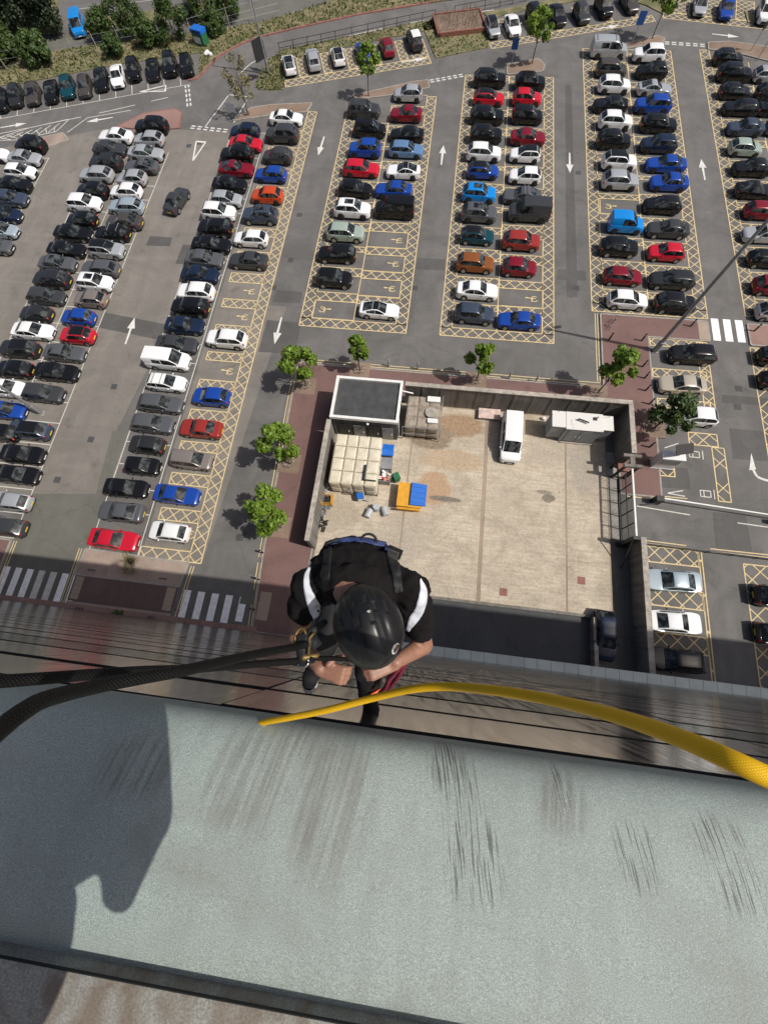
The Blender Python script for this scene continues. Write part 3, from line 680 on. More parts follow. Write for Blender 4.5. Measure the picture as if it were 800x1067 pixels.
#PART2
# ------------------------------------------------------------------ the tower the picture is taken from
YW = -0.42
def panelmat(name, col, rough):
    n = N(name)
    c = n.mix(n.ramp(n.noise(0.6, 4), 0.3, 0.7), sc(col, 0.85), sc(col, 1.12))
    dirt = n.ramp(n.noise(1.0, 5, n.map(n.pos, (9, 9, 0.7))), 0.5, 0.75)
    c = n.mix(n.mth('MULTIPLY', dirt, 0.35), c, sc(col, 0.45))
    r = n.ramp(n.noise(1.0, 4, n.map(n.pos, (14, 14, 1.2))), 0.35, 0.75, rough, rough + 0.16)
    return n.done(c, r, 0.9)
M['panel'] = panelmat('facade_panel', (0.36, 0.345, 0.335), 0.13)
M['panel_teal'] = panelmat('facade_band', (0.10, 0.145, 0.15), 0.12)
M['joint'] = plain('panel_joint', (0.012, 0.012, 0.012), 0.8, 0, 0)
def canopy_mat():
    n = N('canopy_metal'); col = (0.50, 0.56, 0.54)
    c = n.mix(n.ramp(n.noise(0.9, 4), 0.3, 0.7), sc(col, 0.88), sc(col, 1.1)); return n.done(c, 0.5, 0.2)
M['canopy'] = canopy_mat()
def ledge_mat():
    n = N('roof_edge_membrane'); col = (0.345, 0.405, 0.38)
    c = n.mix(n.ramp(n.noise(1.6, 5), 0.3, 0.7), sc(col, 0.88), sc(col, 1.08))
    sp = n.noise(230, 3, rough=0.8); c = n.mix(n.ramp(sp, 0.36, 0.62, 0.0, 1.0), sc(col, 0.48), c)
    sp2 = n.ramp(n.noise(210, 2, rough=0.7), 0.58, 0.70); c = n.mix(n.mth('MULTIPLY', sp2, 0.4), c, (0.68, 0.75, 0.71))
    # scuffs and rope rub marks with shapes of their own
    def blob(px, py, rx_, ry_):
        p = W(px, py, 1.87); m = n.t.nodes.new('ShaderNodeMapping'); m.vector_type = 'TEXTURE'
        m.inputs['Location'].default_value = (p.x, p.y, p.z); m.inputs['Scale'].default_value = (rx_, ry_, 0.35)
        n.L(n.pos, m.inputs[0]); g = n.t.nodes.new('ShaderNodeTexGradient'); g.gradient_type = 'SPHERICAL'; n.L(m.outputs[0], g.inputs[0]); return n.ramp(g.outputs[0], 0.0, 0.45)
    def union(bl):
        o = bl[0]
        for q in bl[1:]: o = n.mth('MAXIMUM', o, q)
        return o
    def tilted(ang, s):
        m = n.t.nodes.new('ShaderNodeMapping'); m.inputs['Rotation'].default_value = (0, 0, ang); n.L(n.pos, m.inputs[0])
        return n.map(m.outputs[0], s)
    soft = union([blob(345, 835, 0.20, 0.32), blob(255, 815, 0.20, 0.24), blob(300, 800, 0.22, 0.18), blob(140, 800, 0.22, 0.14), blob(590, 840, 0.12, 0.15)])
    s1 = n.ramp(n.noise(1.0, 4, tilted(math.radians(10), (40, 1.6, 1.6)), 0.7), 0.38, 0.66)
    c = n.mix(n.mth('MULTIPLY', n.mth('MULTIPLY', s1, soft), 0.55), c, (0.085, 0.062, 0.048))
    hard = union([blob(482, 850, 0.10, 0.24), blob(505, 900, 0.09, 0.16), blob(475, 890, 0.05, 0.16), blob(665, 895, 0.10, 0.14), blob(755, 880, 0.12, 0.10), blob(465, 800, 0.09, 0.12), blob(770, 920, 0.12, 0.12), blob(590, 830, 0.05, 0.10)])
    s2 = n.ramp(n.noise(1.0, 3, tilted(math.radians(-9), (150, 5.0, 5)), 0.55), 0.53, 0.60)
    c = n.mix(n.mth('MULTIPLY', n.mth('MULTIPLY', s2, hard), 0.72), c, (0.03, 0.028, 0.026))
    drt = n.ramp(n.noise(2.3, 6, dist=0.8), 0.5, 0.75); c = n.mix(n.mth('MULTIPLY', drt, 0.35), c, (0.16, 0.14, 0.12))
    run = n.ramp(n.noise(1.0, 5, n.map(n.pos, (9, 0.7, 0.7)), 0.6), 0.50, 0.72); c = n.mix(n.mth('MULTIPLY', run, 0.22), c, (0.17, 0.17, 0.155))
    n.bump(sp, 0.35, 0.004); return n.done(c, 0.72)
M['ledge'] = ledge_mat()
def deck_mat():
    n = N('roof_deck'); col = (0.30, 0.30, 0.27)
    c = n.mix(n.ramp(n.noise(140, 2), 0.36, 0.66), sc(col, 0.6), col)
    st = n.ramp(n.noise(5.0, 5, dist=1.2), 0.42, 0.62); c = n.mix(n.mth('MULTIPLY', st, 0.7), c, (0.13, 0.085, 0.055))
    n.bump(n.noise(140, 2), 0.3, 0.004); return n.done(c, 0.8)
M['deck'] = deck_mat()
tower = tag(empty('office_tower', (0, YW, 0)), 'tall tower clad in glossy brown-grey panels with pale green roof edge', 'building')
def tpart(b, name, mats, smooth=False, sharp=None):
    o = b.build(name, mats, tower, smooth, sharp)
    o.matrix_parent_inverse = Matrix.Translation((0, -YW, 0)); return o
b = MB(); b.box(-62, 62, -30, YW - 0.030, 0.0, H - 2.25); tpart(b, 'wall', M['joint'])
# panels: rows at a steady pitch below the roof edge
rows_ = []; d = 2.16 - 0.62
while d < 36.2:
    rows_.append((d, min(d + 0.86, 36.4))); d += 0.86
pm_cache = {}
far = MB(); farb = MB()
COLS = [(-0.93 + 3.92 * k, -0.93 + 3.92 * (k + 1)) for k in range(-16, 17)]
for ri, (d0, d1) in enumerate(rows_):
    z1, z0 = H - max(d0, 2.12), H - d1
    teal = ri in (3, 9, 15, 21, 27, 33)
    g_ = 0.010; gz = 0.055
    for (x0, x1) in COLS:
        if ri < 9:
            key = (round(z1 - z0, 3), teal)
            if key not in pm_cache:
                hh = z1 - z0; q = MB(); w_ = x1 - x0
                q.add([(g_, -0.029, gz), (w_ - g_, -0.029, gz), (w_ - g_, -0.029, hh - gz), (g_, -0.029, hh - gz), (g_ + .001, 0, gz + .001), (w_ - g_ - .001, 0, gz + .001), (w_ - g_ - .001, 0, hh - gz - .001), (g_ + .001, 0, hh - gz - .001)],
                      [(4, 7, 6, 5), (0, 4, 5, 1), (1, 5, 6, 2), (2, 6, 7, 3), (3, 7, 4, 0)])
                q.f = [f[::-1] for f in q.f]; q.mi = [0, 1, 1, 1, 1]
                pm_cache[key] = q.mesh('facade_panel', [M['panel_teal'] if teal else M['panel'], M['joint']])
            o = link('facade_panel', pm_cache[key], tower); o.location = (x0, rnd.uniform(-0.002, 0.002), z0)
            o.rotation_euler = (rnd.uniform(-0.0015, 0.0015), 0, rnd.uniform(-0.001, 0.001))
        else:
            (farb if teal else far).add([(x0 + g_, YW, z0 + gz), (x1 - g_, YW, z0 + gz), (x1 - g_, YW, z1 - gz), (x0 + g_, YW, z1 - gz)], [(3, 2, 1, 0)])
o = tpart(far, 'facade_panel_field', M['panel']); o['kind'] = 'stuff'
o = tpart(farb, 'facade_band_field', M['panel_teal']); o['kind'] = 'stuff'
# canopy slabs over the ground floor
q = MB(); q.prism([(0.012, 0.0), (0.918, 0.0), (0.918, 0.66), (0.012, 0.66)], 4.75, 5.0); me = q.mesh('canopy_slab', M['canopy'])
for k in range(46):
    o = link('canopy_slab', me, tower); o.location = (-7.9 + k * 0.93, 0.004, 0)
b = MB(); b.box(-7.9, 34.9, YW + 0.004, YW + 0.63, 4.70, 4.96); tpart(b, 'canopy_core', M['joint'])
# rounded roof edge, upstand and deck
prof = [(-0.46, 2.26), (-0.40, 2.26), (-0.386, 2.18), (-0.384, 2.08), (-0.392, 2.03), (-0.41, 1.99), (-0.44, 1.957), (-0.49, 1.927), (-0.56, 1.902), (-0.66, 1.880), (-0.80, 1.863), (-0.97, 1.853), (-1.19, 1.85), (-1.19, 1.90)]
b = MB(); xs = [-30 + 0.5 * i for i in range(121)]
for x in xs:
    for (yy, dd) in prof: b.v.append((x, yy + 0.0015 * math.sin(x * 3.1 + yy * 5), H - dd + 0.002 * math.sin(x * 2.3 + 1)))
n_ = len(prof)
for i in range(len(xs) - 1):
    for j in range(n_ - 1): b.f.append((i * n_ + j, i * n_ + j + 1, (i + 1) * n_ + j + 1, (i + 1) * n_ + j)); b.mi.append(0)
b.f = [f[::-1] for f in b.f]
tpart(b, 'roof_edge', M['ledge'], True, 50)
prof2 = [(-1.184, 1.87), (-1.186, 1.79), (-1.180, 1.785), (-1.180, 1.772), (-1.196, 1.766), (-1.30, 1.765), (-6.0, 1.75), (-29.9, 1.75)]
b = MB(); n_ = len(prof2)
for x in xs:
    for (yy, dd) in prof2: b.v.append((x, yy, H - dd))
for i in range(len(xs) - 1):
    for j in range(n_ - 1): b.f.append(((i + 1) * n_ + j, (i + 1) * n_ + j + 1, i * n_ + j + 1, i * n_ + j)); b.mi.append(0)
b.f = [f[::-1] for f in b.f]
o = tpart(b, 'roof_deck', M['deck'], True, 30)
b = MB(); b.box(-30, 30, -1.1835, -1.178, H - 1.786, H - 1.774); tpart(b, 'edge_trim', M['joint'])

# ------------------------------------------------------------------ service yard
slabs = empty('service_yard', (4.4, 13.5, 0)); tag(slabs, 'pale stained concrete floor of the service yard', None, None, 'structure')
XS = [(-8.4, -0.95), (-0.85, 6.1), (6.4, 13.65), (13.75, 17.4)]
YS = [(4.35, 23.0)]
YR = [(4.35, 8.8), (8.8, 23.0)]
for (x0, x1) in XS:
    for (y0, y1) in (YR if x0 > 13 else YS):
        hh = 0.05 + rnd.uniform(0, 0.006)
        if x0 > 13: y0_, y1_ = y0, y1
        bb = MB(); g_ = 0.018
        bb.add([(x0 + g_, y0 + g_, hh - .02), (x1 - g_, y0 + g_, hh - .02), (x1 - g_, y1 - g_, hh - .02), (x0 + g_, y1 - g_, hh - .02), (x0 + g_ + .02, y0 + g_ + .02, hh), (x1 - g_ - .02, y0 + g_ + .02, hh), (x1 - g_ - .02, y1 - g_ - .02, hh), (x0 + g_ + .02, y1 - g_ - .02, hh)],
               [(4, 5, 6, 7), (0, 1, 5, 4), (1, 2, 6, 5), (2, 3, 7, 6), (3, 0, 4, 7)])
        o = bb.build('concrete_slab', M['concrete'], slabs); o.matrix_parent_inverse = Matrix.Translation((-4.4, -13.5, 0))
sheet('yard_bed', [(-8.5, 4.2), (17.5, 4.2), (17.5, 23.1), (-8.5, 23.1)], 'joint_fill', 0.034)
sheet('ramp', [(15.75, -0.42), (18.9, -0.42), (18.9, 20), (17.42, 20), (17.42, 4.3), (15.75, 4.3)], 'asphalt_green', 0.012, 'grey access strip beside the yard')
b = MB()
for i in range(7): b.box(17.5, 18.35, 11.2 + i * 1.22, 12.36 + i * 1.22, 0, 0.03 + 0.004 * (i % 2))
tag(b.build('access_paving', M['kerb']), 'paving slabs along the yard gate', None, None, 'structure')
# drain covers
for i, (px, py) in enumerate(((524, 617), (605, 605), (591, 450))):
    x, y = G(px, py); b = MB(); b.box(x - 0.28, x + 0.28, y - 0.28, y + 0.28, 0.0, 0.066 + 0.0)
    b.box(x - 0.33, x + 0.33, y - 0.33, y + 0.33, 0.0, 0.060)
    o = b.build('drain_cover', M['kerb_red'])
    tag(o, ['square rusty drain cover in the concrete near the kerb', 'square rusty drain cover nearer the ramp', 'small drain cover below the plant container'][i], 'drain cover')
def wall_run(name, label, p, q, h, th=0.32, pan=2.4, coping=True, mat='wall', z0=0.0):
    p = Vector(p); q = Vector(q); L = (q - p).length; a = math.atan2(q.y - p.y, q.x - p.x)
    root = tag(empty(name, (p.x, p.y, z0), a), label, 'wall')
    n = max(1, round(L / pan)); w = L / n
    me = MB().box(0.006, w - 0.006, -th / 2, th / 2, 0, h).mesh('wall_panel', M[mat])
    rib = MB().box(-0.09, 0.09, -th / 2 - 0.035, th / 2 + 0.035, 0, h - 0.04).mesh('wall_rib', M[mat])
    cp = MB().box(0.006, w - 0.006, -th / 2 - 0.05, th / 2 + 0.05, h + 0.002, h + 0.11).mesh('coping_stone', M['coping'])
    for k in range(n):
        o = link('wall_panel', me, root); o.location = (k * w, rnd.uniform(-.004, .004), 0)
        if 0 < k: o = link('wall_rib', rib, root); o.location = (k * w, 0, 0)
        if coping: o = link('coping_stone', cp, root); o.location = (k * w, 0, rnd.uniform(0, 0.006))
    return root
wall_run('yard_wall', 'long stained concrete yard wall behind the white van', (-2.0, 23.25), (18.56, 23.25), 3.0, pan=1.7)
wall_run('yard_wall', 'concrete yard wall beside the footway trees and cream tank', (-8.55, 7.3), (-8.55, 18.8), 3.0, pan=2.2)
wall_run('yard_wall', 'short concrete yard wall ending at the gate', (18.4, 23.05), (18.4, 18.2), 3.0, pan=1.2)
wall_run('ramp_wall', 'brown retaining wall between the ramp and three parked cars', (19.25, 11.0), (19.25, -0.40), 2.0, 0.34, 1.9)
wall_run('forecourt_wall', 'low concrete kerb wall between pale yard and dark forecourt', (-8.0, 4.22), (15.6, 4.22), 0.22, 0.22, 2.95, False)
wall_run('forecourt_wall', 'low wall beside the dark car on the ramp', (15.66, 4.1), (15.66, -0.40), 0.8, 0.2, 1.5, True)
# brick gate pier and sliding gate
gp = tag(empty('gate_pier', (18.4, 17.6, 0)), 'dark steel gate pier block at the end of the yard wall', 'gate pier')
b = MB()
for dx in (-0.55, 0.55):
    for dy in (-0.5, 0.5): b.box(dx - .09, dx + .09, dy - .09, dy + .09, 0, 2.6)
b.build('post', M['darksteel'], gp)
b = MB(); b.box(-0.75, 0.75, 0.35, 0.62, 2.6, 2.85); b.box(-0.75, 0.75, -0.62, -0.35, 2.6, 2.85); b.box(-.2, .2, -.34, .34, 2.62, 2.8); b.build('beam', M['wall'], gp)
b = MB(); b.box(-0.5, 0.5, -0.4, 0.4, 1.2, 1.3); b.build('tray', M['kerb_red'], gp)
gt = tag(empty('sliding_gate', (18.5, 10.9, 0)), 'long sliding mesh gate with a white top rail', 'gate')
b = MB(); b.box(-0.07, 0.07, 0, 6.1, 2.35, 2.47); b.build('top_rail', M['white_steel'], gt)
b = MB(); b.box(-0.05, 0.05, 0, 6.1, 0.12, 0.22); b.box(-0.04, 0.04, 0, 6.1, 1.2, 1.28); b.build('bottom_rail', M['darksteel'], gt)
for k in range(6):
    b = MB(); b.box(-0.04, 0.04, k * 1.2, k * 1.2 + 0.08, 0.22, 2.35); b.build('upright', M['darksteel'], gt)
me = MB().box(-0.012, 0.012, -0.012, 0.012, 0.22, 2.35).mesh('bar', M['darksteel'])
for k in range(50):
    o = link('bar', me, gt); o.location = (0, 0.12 + k * 0.12, 0)
b = MB(); b.box(-0.5, 0.5, -0.35, 0.05, 0, 0.25); b.box(-0.3, -0.1, -0.3, 0, 0.25, 2.4); b.box(0.1, 0.3, -0.3, 0, 0.25, 2.4); b.box(-.3, .3, -.3, 0, 2.41, 2.55)
b.tube([(-.25, -.3, 2.3), (-.2, -2.3, .1)], .05); b.build('end_frame', M['darksteel'], gt)

# plant hut
M['hut_wall'] = wallconc('hut_wall', (0.13, 0.135, 0.135)); M['hut_roof'] = plain('hut_roof_felt', (0.055, 0.056, 0.058), 0.85, 0, 0.3, 1.2, bump=0.2)
hut = tag(empty('plant_hut', (-5.3, 20.95, 0)), 'square plant hut with dark flat roof and white roof edge', 'hut')
b = MB(); b.box(-3.0, 3.0, -2.05, 2.05, 0, 3.3); b.build('wall', M['hut_wall'], hut)
b = MB(); b.box(-2.82, 2.82, -1.9, 1.9, 3.31, 3.42); rf = b.build('roof', M['hut_roof'], hut)
b = MB(); b.box(-3.12, 3.12, 1.95, 2.2, 3.3, 3.62); b.box(-3.12, 3.12, -2.2, -1.95, 3.3, 3.62); b.box(-3.12, -2.87, -1.95, 1.95, 3.3, 3.62); b.box(2.87, 3.12, -1.95, 1.95, 3.3, 3.62); b.build('roof_edge', M['white_steel'], rf)
for k, xx in enumerate((-2.0, -0.6, 0.8, 2.1)):
    b = MB(); b.box(xx - 0.52, xx + 0.52, -2.10, -2.06, 0.1, 2.2); dd = b.build('door', M['galv'] if k % 2 else M['darksteel'], hut)
    b = MB(); b.box(xx + 0.36, xx + 0.42, -2.16, -2.10, 1.0, 1.2); b.build('handle', M['white_steel'], dd)
b = MB(); b.ball((0.3, -2.18, 2.9), 0.14); b.build('lamp', M['white_gloss'], hut)
b = MB(); b.tube([(3.1, -1.6, 0), (3.1, -1.6, 3.3)], 0.05); b.tube([(3.1, 1.6, 2.9), (4.1, 1.7, 2.5)], 0.06); b.build('pipe', M['white_steel'], hut)

# sectional water tanks
M['tank_seam'] = plain('tank_seam', (0.20, 0.17, 0.13), .8, 0, .2)
def tank(name, label, x0, x1, y0, y1, z0, z1, nx, ny, nz, mat, col_mat2):
    root = tag(empty(name, ((x0 + x1) / 2, (y0 + y1) / 2, 0)), label, 'water tank')
    sx, sy, sz = (x1 - x0), (y1 - y0), (z1 - z0)
    b = MB(); b.box(-sx / 2 + .03, sx / 2 - .03, -sy / 2 + .03, sy / 2 - .03, z0 + .03, z1 - .03); b.build('shell', M['tank_seam'], root)
    def pan(w, h):
        q = MB(); e = 0.035; i_ = 0.15
        q.add([(-w / 2 + e, -h / 2 + e, 0), (w / 2 - e, -h / 2 + e, 0), (w / 2 - e, h / 2 - e, 0), (-w / 2 + e, h / 2 - e, 0), (-w / 2 + i_, -h / 2 + i_, .07), (w / 2 - i_, -h / 2 + i_, .07), (w / 2 - i_, h / 2 - i_, .07), (-w / 2 + i_, h / 2 - i_, .07), (0, 0, .10)],
              [(0, 1, 5, 4), (1, 2, 6, 5), (2, 3, 7, 6), (3, 0, 4, 7), (4, 5, 8), (5, 6, 8), (6, 7, 8), (7, 4, 8)])
        return q.mesh('tank_panel', mat)
    mt = pan(sx / nx, sy / ny)
    for i in range(nx):
        for j in range(ny):
            o = link('tank_panel', mt, root); o.location = (-sx / 2 + (i + .5) * sx / nx, -sy / 2 + (j + .5) * sy / ny, z1 - .028 + rnd.uniform(0, .01)); o.rotation_euler = (rnd.uniform(-.01, .01), rnd.uniform(-.01, .01), 0)
    mf = pan(sx / nx, sz / nz); ms = pan(sy / ny, sz / nz)
    for k in range(nz):
        for i in range(nx):
            o = link('tank_panel', mf, root); o.location = (-sx / 2 + (i + .5) * sx / nx, -sy / 2 + .028, z0 + (k + .5) * sz / nz); o.rotation_euler = (math.pi / 2, 0, 0)
        for j in range(ny):
            o = link('tank_panel', ms, root); o.location = (-sx / 2 + .028, -sy / 2 + (j + .5) * sy / ny, z0 + (k + .5) * sz / nz); o.rotation_euler = (math.pi / 2, 0, -math.pi / 2)
            o = link('tank_panel', ms, root); o.location = (sx / 2 - .028, -sy / 2 + (j + .5) * sy / ny, z0 + (k + .5) * sz / nz); o.rotation_euler = (math.pi / 2, 0, math.pi / 2)
    b = MB()
    for i in range(nx + 1): b.box(-sx / 2 + i * sx / nx - .06, -sx / 2 + i * sx / nx + .06, -sy / 2, sy / 2, 0, z0 - 0.002)
    b.build('base_beam', M['darksteel'], root)
    return root
M['tank_cream'] = plain('tank_cream', (0.62, 0.56, 0.44), 0.55, 0, 0.12, 1.4); M['tank_grey'] = wallconc('tank_grey', (0.34, 0.29, 0.235))
tk = tank('water_tank', 'cream sectional water tank with sixteen raised roof panels', -7.75, -3.55, 12.9, 17.75, 0.3, 2.5, 4, 4, 2, M['tank_cream'], None)
b = MB(); b.box(0.9, 1.1, -1.9, -.5, 2.62, 2.70); b.box(0.9, 2.1, -2.0, -1.88, 2.62, 2.70); b.build('bracket', M['darksteel'], tk)
b = MB(); b.tube([(-.2, -2.5, .2), (-.2, -2.7, 1.4), (-.2, -2.4, 1.6)], .06); b.tube([(.9, -2.5, .5), (.9, -3.0, .5), (1.5, -3.0, .2)], .07); b.build('pipe', M['galv'], tk)
tk2 = tank('water_tank', 'weathered brown-grey sectional tank beside the plant hut', -1.65, 1.45, 19.3, 22.6, 0.3, 2.2, 3, 3, 2, M['tank_grey'], None)
b = MB(); b.box(0.3, 1.5, 1.0, 1.55, 2.33, 2.5); b.box(.5, 1.45, -1.2, -.75, 2.33, 2.45); b.build('hatch_cover', M['white_steel'], tk2)
b = MB(); b.tube([(0.75, -.1, 2.3), (.75, -.1, 2.45)], 0.55, 16); b.build('manhole', M['coping'], tk2)
b = MB()
for (x, y) in ((-1.75, -1.85), (1.75, -1.85), (1.75, 1.7)): b.tube([(x, y, 0), (x, y, 2.4)], .035)
for z in (1.2, 2.4): b.tube([(-1.75, -1.85, z), (1.75, -1.85, z), (1.75, 1.7, z)], .03)
b.build('guard_rail', M['galv'], tk2)
# plant container
gen = tag(empty('plant_container', (14.4, 21.2, 0)), 'grey plant container with stained white roof in the yard corner', 'container')
M['gen_side'] = plain('container_side', (0.24, 0.26, 0.28), 0.55, 0, 0.12, 1.2)
def rusty():
    n = N('container_roof'); c = n.mix(n.ramp(n.noise(1.1, 6, dist=1.0), 0.60, 0.70), (0.66, 0.65, 0.62), (0.10, 0.075, 0.06)); return n.done(c, 0.6)
M['gen_roof'] = rusty()
b = MB(); b.box(-1.45, 1.7, -0.85, 0.85, 0.2, 2.45); b.build('body', M['gen_side'], gen)
b = MB(); b.box(-2.7, -1.46, -0.7, 0.85, 0.5, 2.42); b.build('intake_box', M['gen_side'], gen)
b = MB(); b.box(1.71, 2.7, -0.55, 0.85, 0.6, 2.3); b.build('exhaust_box', M['gen_side'], gen)
b = MB(); b.box(-1.5, 1.75, -0.9, 0.9, 2.452, 2.53); b.build('roof', M['gen_roof'], gen)
b = MB(); b.box(-2.74, -1.52, -0.74, 0.9, 2.422, 2.50); b.box(1.77, 2.74, -0.6, 0.9, 2.302, 2.36); b.build('side_roof', M['gen_roof'], gen)
for k, xx in enumerate((-0.6, 0.5)):
    b = MB(); b.box(xx - .48, xx + .48, -0.885, -0.855, 0.35, 2.2); dd = b.build('door', M['gen_side'], gen)
    b = MB(); b.box(xx + (.36 if k == 0 else -.42), xx + (.42 if k == 0 else -.36), -0.92, -0.886, 1.1, 1.3); b.build('handle', M['white_gloss'], dd)
b = MB(); b.box(-1.3, 2.0, -1.0, -0.9, 0, 0.2); b.box(-1.3, 2.0, .5, .7, 0, 0.19); b.build('skid', M['coping'], gen)
b = MB(); b.tube([(-.5, .1, 2.53), (-.5, .1, 2.75), (.4, -.2, 2.75)], .07); b.box(.9, 1.2, .2, .5, 2.53, 2.62); b.build('exhaust', M['darksteel'], gen)
# bins and odds in the yard
M['bin_blue'] = plain('bin_blue', (0.012, 0.13, 0.52), 0.45, 0, 0.1); M['bin_grey'] = plain('bin_grey', (0.22, 0.23, 0.24), 0.5, 0.1, 0.12)
M['skip_orange'] = plain('skip_orange', (0.62, 0.30, 0.015), 0.5, 0, 0.12, 2); M['bin_green'] = plain('bin_green', (0.02, 0.13, 0.055), 0.5, 0, 0.1); M['bin_lightgrey'] = plain('bin_light', (0.40, 0.42, 0.44), 0.5, 0, 0.1)
M['box_pink'] = plain('faded_pink_board', (0.58, 0.45, 0.41), 0.7, 0, 0.25, 2.5)
M['card'] = plain('cardboard', (0.48, 0.36, 0.25), 0.8, 0, 0.15); M['paper'] = plain('waste_paper', (0.72, 0.71, 0.69), 0.8, 0, 0.08); M['rag_red'] = plain('red_plastic', (0.4, 0.05, 0.04), 0.5, 0, 0.05)
def skipbin(x, y, label, lid, body, openl=False):
    r = tag(empty('wheeled_container', (x, y, 0), rnd.uniform(-.04, .04)), label, 'bin', None)
    b = MB(); t, u = (0.48, 0.5), (0.58, 0.56); z0, z1 = 0.15, 1.15
    b.add([(-t[0], -t[1], z0), (t[0], -t[1], z0), (t[0], t[1], z0), (-t[0], t[1], z0), (-u[0], -u[1], z1), (u[0], -u[1], z1), (u[0], u[1], z1), (-u[0], u[1], z1), (-u[0] + .05, -u[1] + .05, z1), (u[0] - .05, -u[1] + .05, z1), (u[0] - .05, u[1] - .05, z1), (-u[0] + .05, u[1] - .05, z1), (-t[0] + .05, -t[1] + .05, .6), (t[0] - .05, -t[1] + .05, .6), (t[0] - .05, t[1] - .05, .6), (-t[0] + .05, t[1] - .05, .6)],
          [(0, 1, 5, 4), (1, 2, 6, 5), (2, 3, 7, 6), (3, 0, 4, 7), (4, 5, 9, 8), (5, 6, 10, 9), (6, 7, 11, 10), (7, 4, 8, 11), (8, 9, 13, 12), (9, 10, 14, 13), (10, 11, 15, 14), (11, 8, 12, 15), (12, 13, 14, 15), (3, 2, 1, 0)])
    b.build('body', body, r)
    for sx in (-1, 1):
        for sy in (-1, 1): b = MB(); b.tube([(sx * .42 - .04, sy * .42, .08), (sx * .42 + .04, sy * .42, .08)], .08, 10); b.build('wheel', M['black_rubber'], r)
    if not openl:
        b = MB(); b.add([(-.62, -.6, 1.16), (.62, -.6, 1.16), (.62, .6, 1.16), (-.62, .6, 1.16), (-.58, -.56, 1.22), (.58, -.56, 1.22), (.58, .56, 1.22), (-.58, .56, 1.22), (-.5, 0, 1.30), (.5, 0, 1.30)], [(0, 1, 5, 4), (1, 2, 6, 5), (2, 3, 7, 6), (3, 0, 4, 7), (4, 5, 9, 8), (6, 7, 8, 9), (5, 6, 9), (7, 4, 8), (3, 2, 1, 0)]); b.build('lid', lid, r)
    else:
        for k in range(16):
            b = MB(); b.obox((rnd.uniform(-.42, .42), rnd.uniform(-.4, .4), rnd.uniform(.95, 1.2)), (rnd.uniform(.08, .2), rnd.uniform(.08, .16), rnd.uniform(.03, .09)), Euler((rnd.uniform(-.6, .6), rnd.uniform(-.6, .6), rnd.uniform(0, 3))).to_matrix()); b.build('rubbish', [M['card'], M['paper'], M['paper'], M['rag_red']][k % 4], r)
skipbin(-3.05, 17.2, 'wheeled container with bright blue lid beside the cream tank', M['bin_blue'], M['bin_grey'])
skipbin(-3.0, 15.85, 'wheeled container with grey lid between blue lid and open rubbish', M['bin_grey'], M['bin_grey'])
skipbin(-2.95, 14.6, 'open grey container heaped with boxes and rubbish', None, M['bin_grey'], True)
sk = tag(empty('tipping_skip', (-0.45, 13.0, 0), 0.0), 'orange tipping skip with a blue lid', 'skip')
b = MB(); b.add([(-1.0, -1.0, .25), (.9, -1.0, .25), (.9, 1.0, .25), (-1.0, 1.0, .25), (-1.15, -1.15, 1.15), (1.15, -1.15, .95), (1.15, 1.15, .95), (-1.15, 1.15, 1.15)], [(3, 2, 1, 0), (0, 1, 5, 4), (1, 2, 6, 5), (2, 3, 7, 6), (3, 0, 4, 7), (4, 5, 6, 7)]); b.build('body', M['skip_orange'], sk)
b = MB(); b.box(-1.0, .9, -1.25, -1.16, .0, .35); b.box(-1.0, .9, 1.16, 1.25, 0, .35); b.box(-.9, .8, -.8, .8, 0, .24); b.box(-1.1, 1.0, -1.36, -1.17, .75, .9); b.build('frame', M['skip_orange'], sk)
b = MB(); b.add([(.02, -1.0, 1.2), (1.45, -.95, 1.02), (1.45, 1.15, 1.02), (.02, 1.2, 1.2), (.06, -.95, 1.28), (1.4, -.9, 1.10), (1.4, 1.1, 1.10), (.06, 1.15, 1.28)], [(3, 2, 1, 0), (4, 5, 6, 7), (0, 1, 5, 4), (1, 2, 6, 5), (2, 3, 7, 6), (3, 0, 4, 7)])
lid = b.build('lid', M['bin_blue'], sk)
b = MB()
for k in range(4): b.obox((.75, -.7 + .5 * k, 1.215), (.6, .05, .02), Euler((0, .125, 0)).to_matrix())
b.build('lid_rib', M['bin_blue'], lid)
def wheelie(x, y, label, mat, rz):
    r = tag(empty('wheelie_bin', (x, y, 0), rz), label, 'bin')
    b = MB(); b.add([(-.22, -.24, .08), (.22, -.24, .08), (.22, .24, .08), (-.22, .24, .08), (-.29, -.3, .98), (.29, -.3, .98), (.29, .34, .98), (-.29, .34, .98)], [(3, 2, 1, 0), (0, 1, 5, 4), (1, 2, 6, 5), (2, 3, 7, 6), (3, 0, 4, 7), (4, 5, 6, 7)]); b.build('body', mat, r)
    b = MB(); b.add([(-.31, -.33, .985), (.31, -.33, .985), (.31, .4, .985), (-.31, .4, .985), (-.27, -.28, 1.06), (.27, -.28, 1.06), (.27, .34, 1.08), (-.27, .34, 1.08)], [(3, 2, 1, 0), (4, 5, 6, 7), (0, 1, 5, 4), (1, 2, 6, 5), (2, 3, 7, 6), (3, 0, 4, 7)]); b.build('lid', mat, r)
    for s in (-1, 1): b = MB(); b.tube([(s * .2, .3, .1), (s * .28, .3, .1)], .1, 10); b.build('wheel', M['black_rubber'], r)
x, y = G(413, 498, .6); wheelie(x, y, 'dark green wheeled bin between open container and orange skip', M['bin_green'], .5)
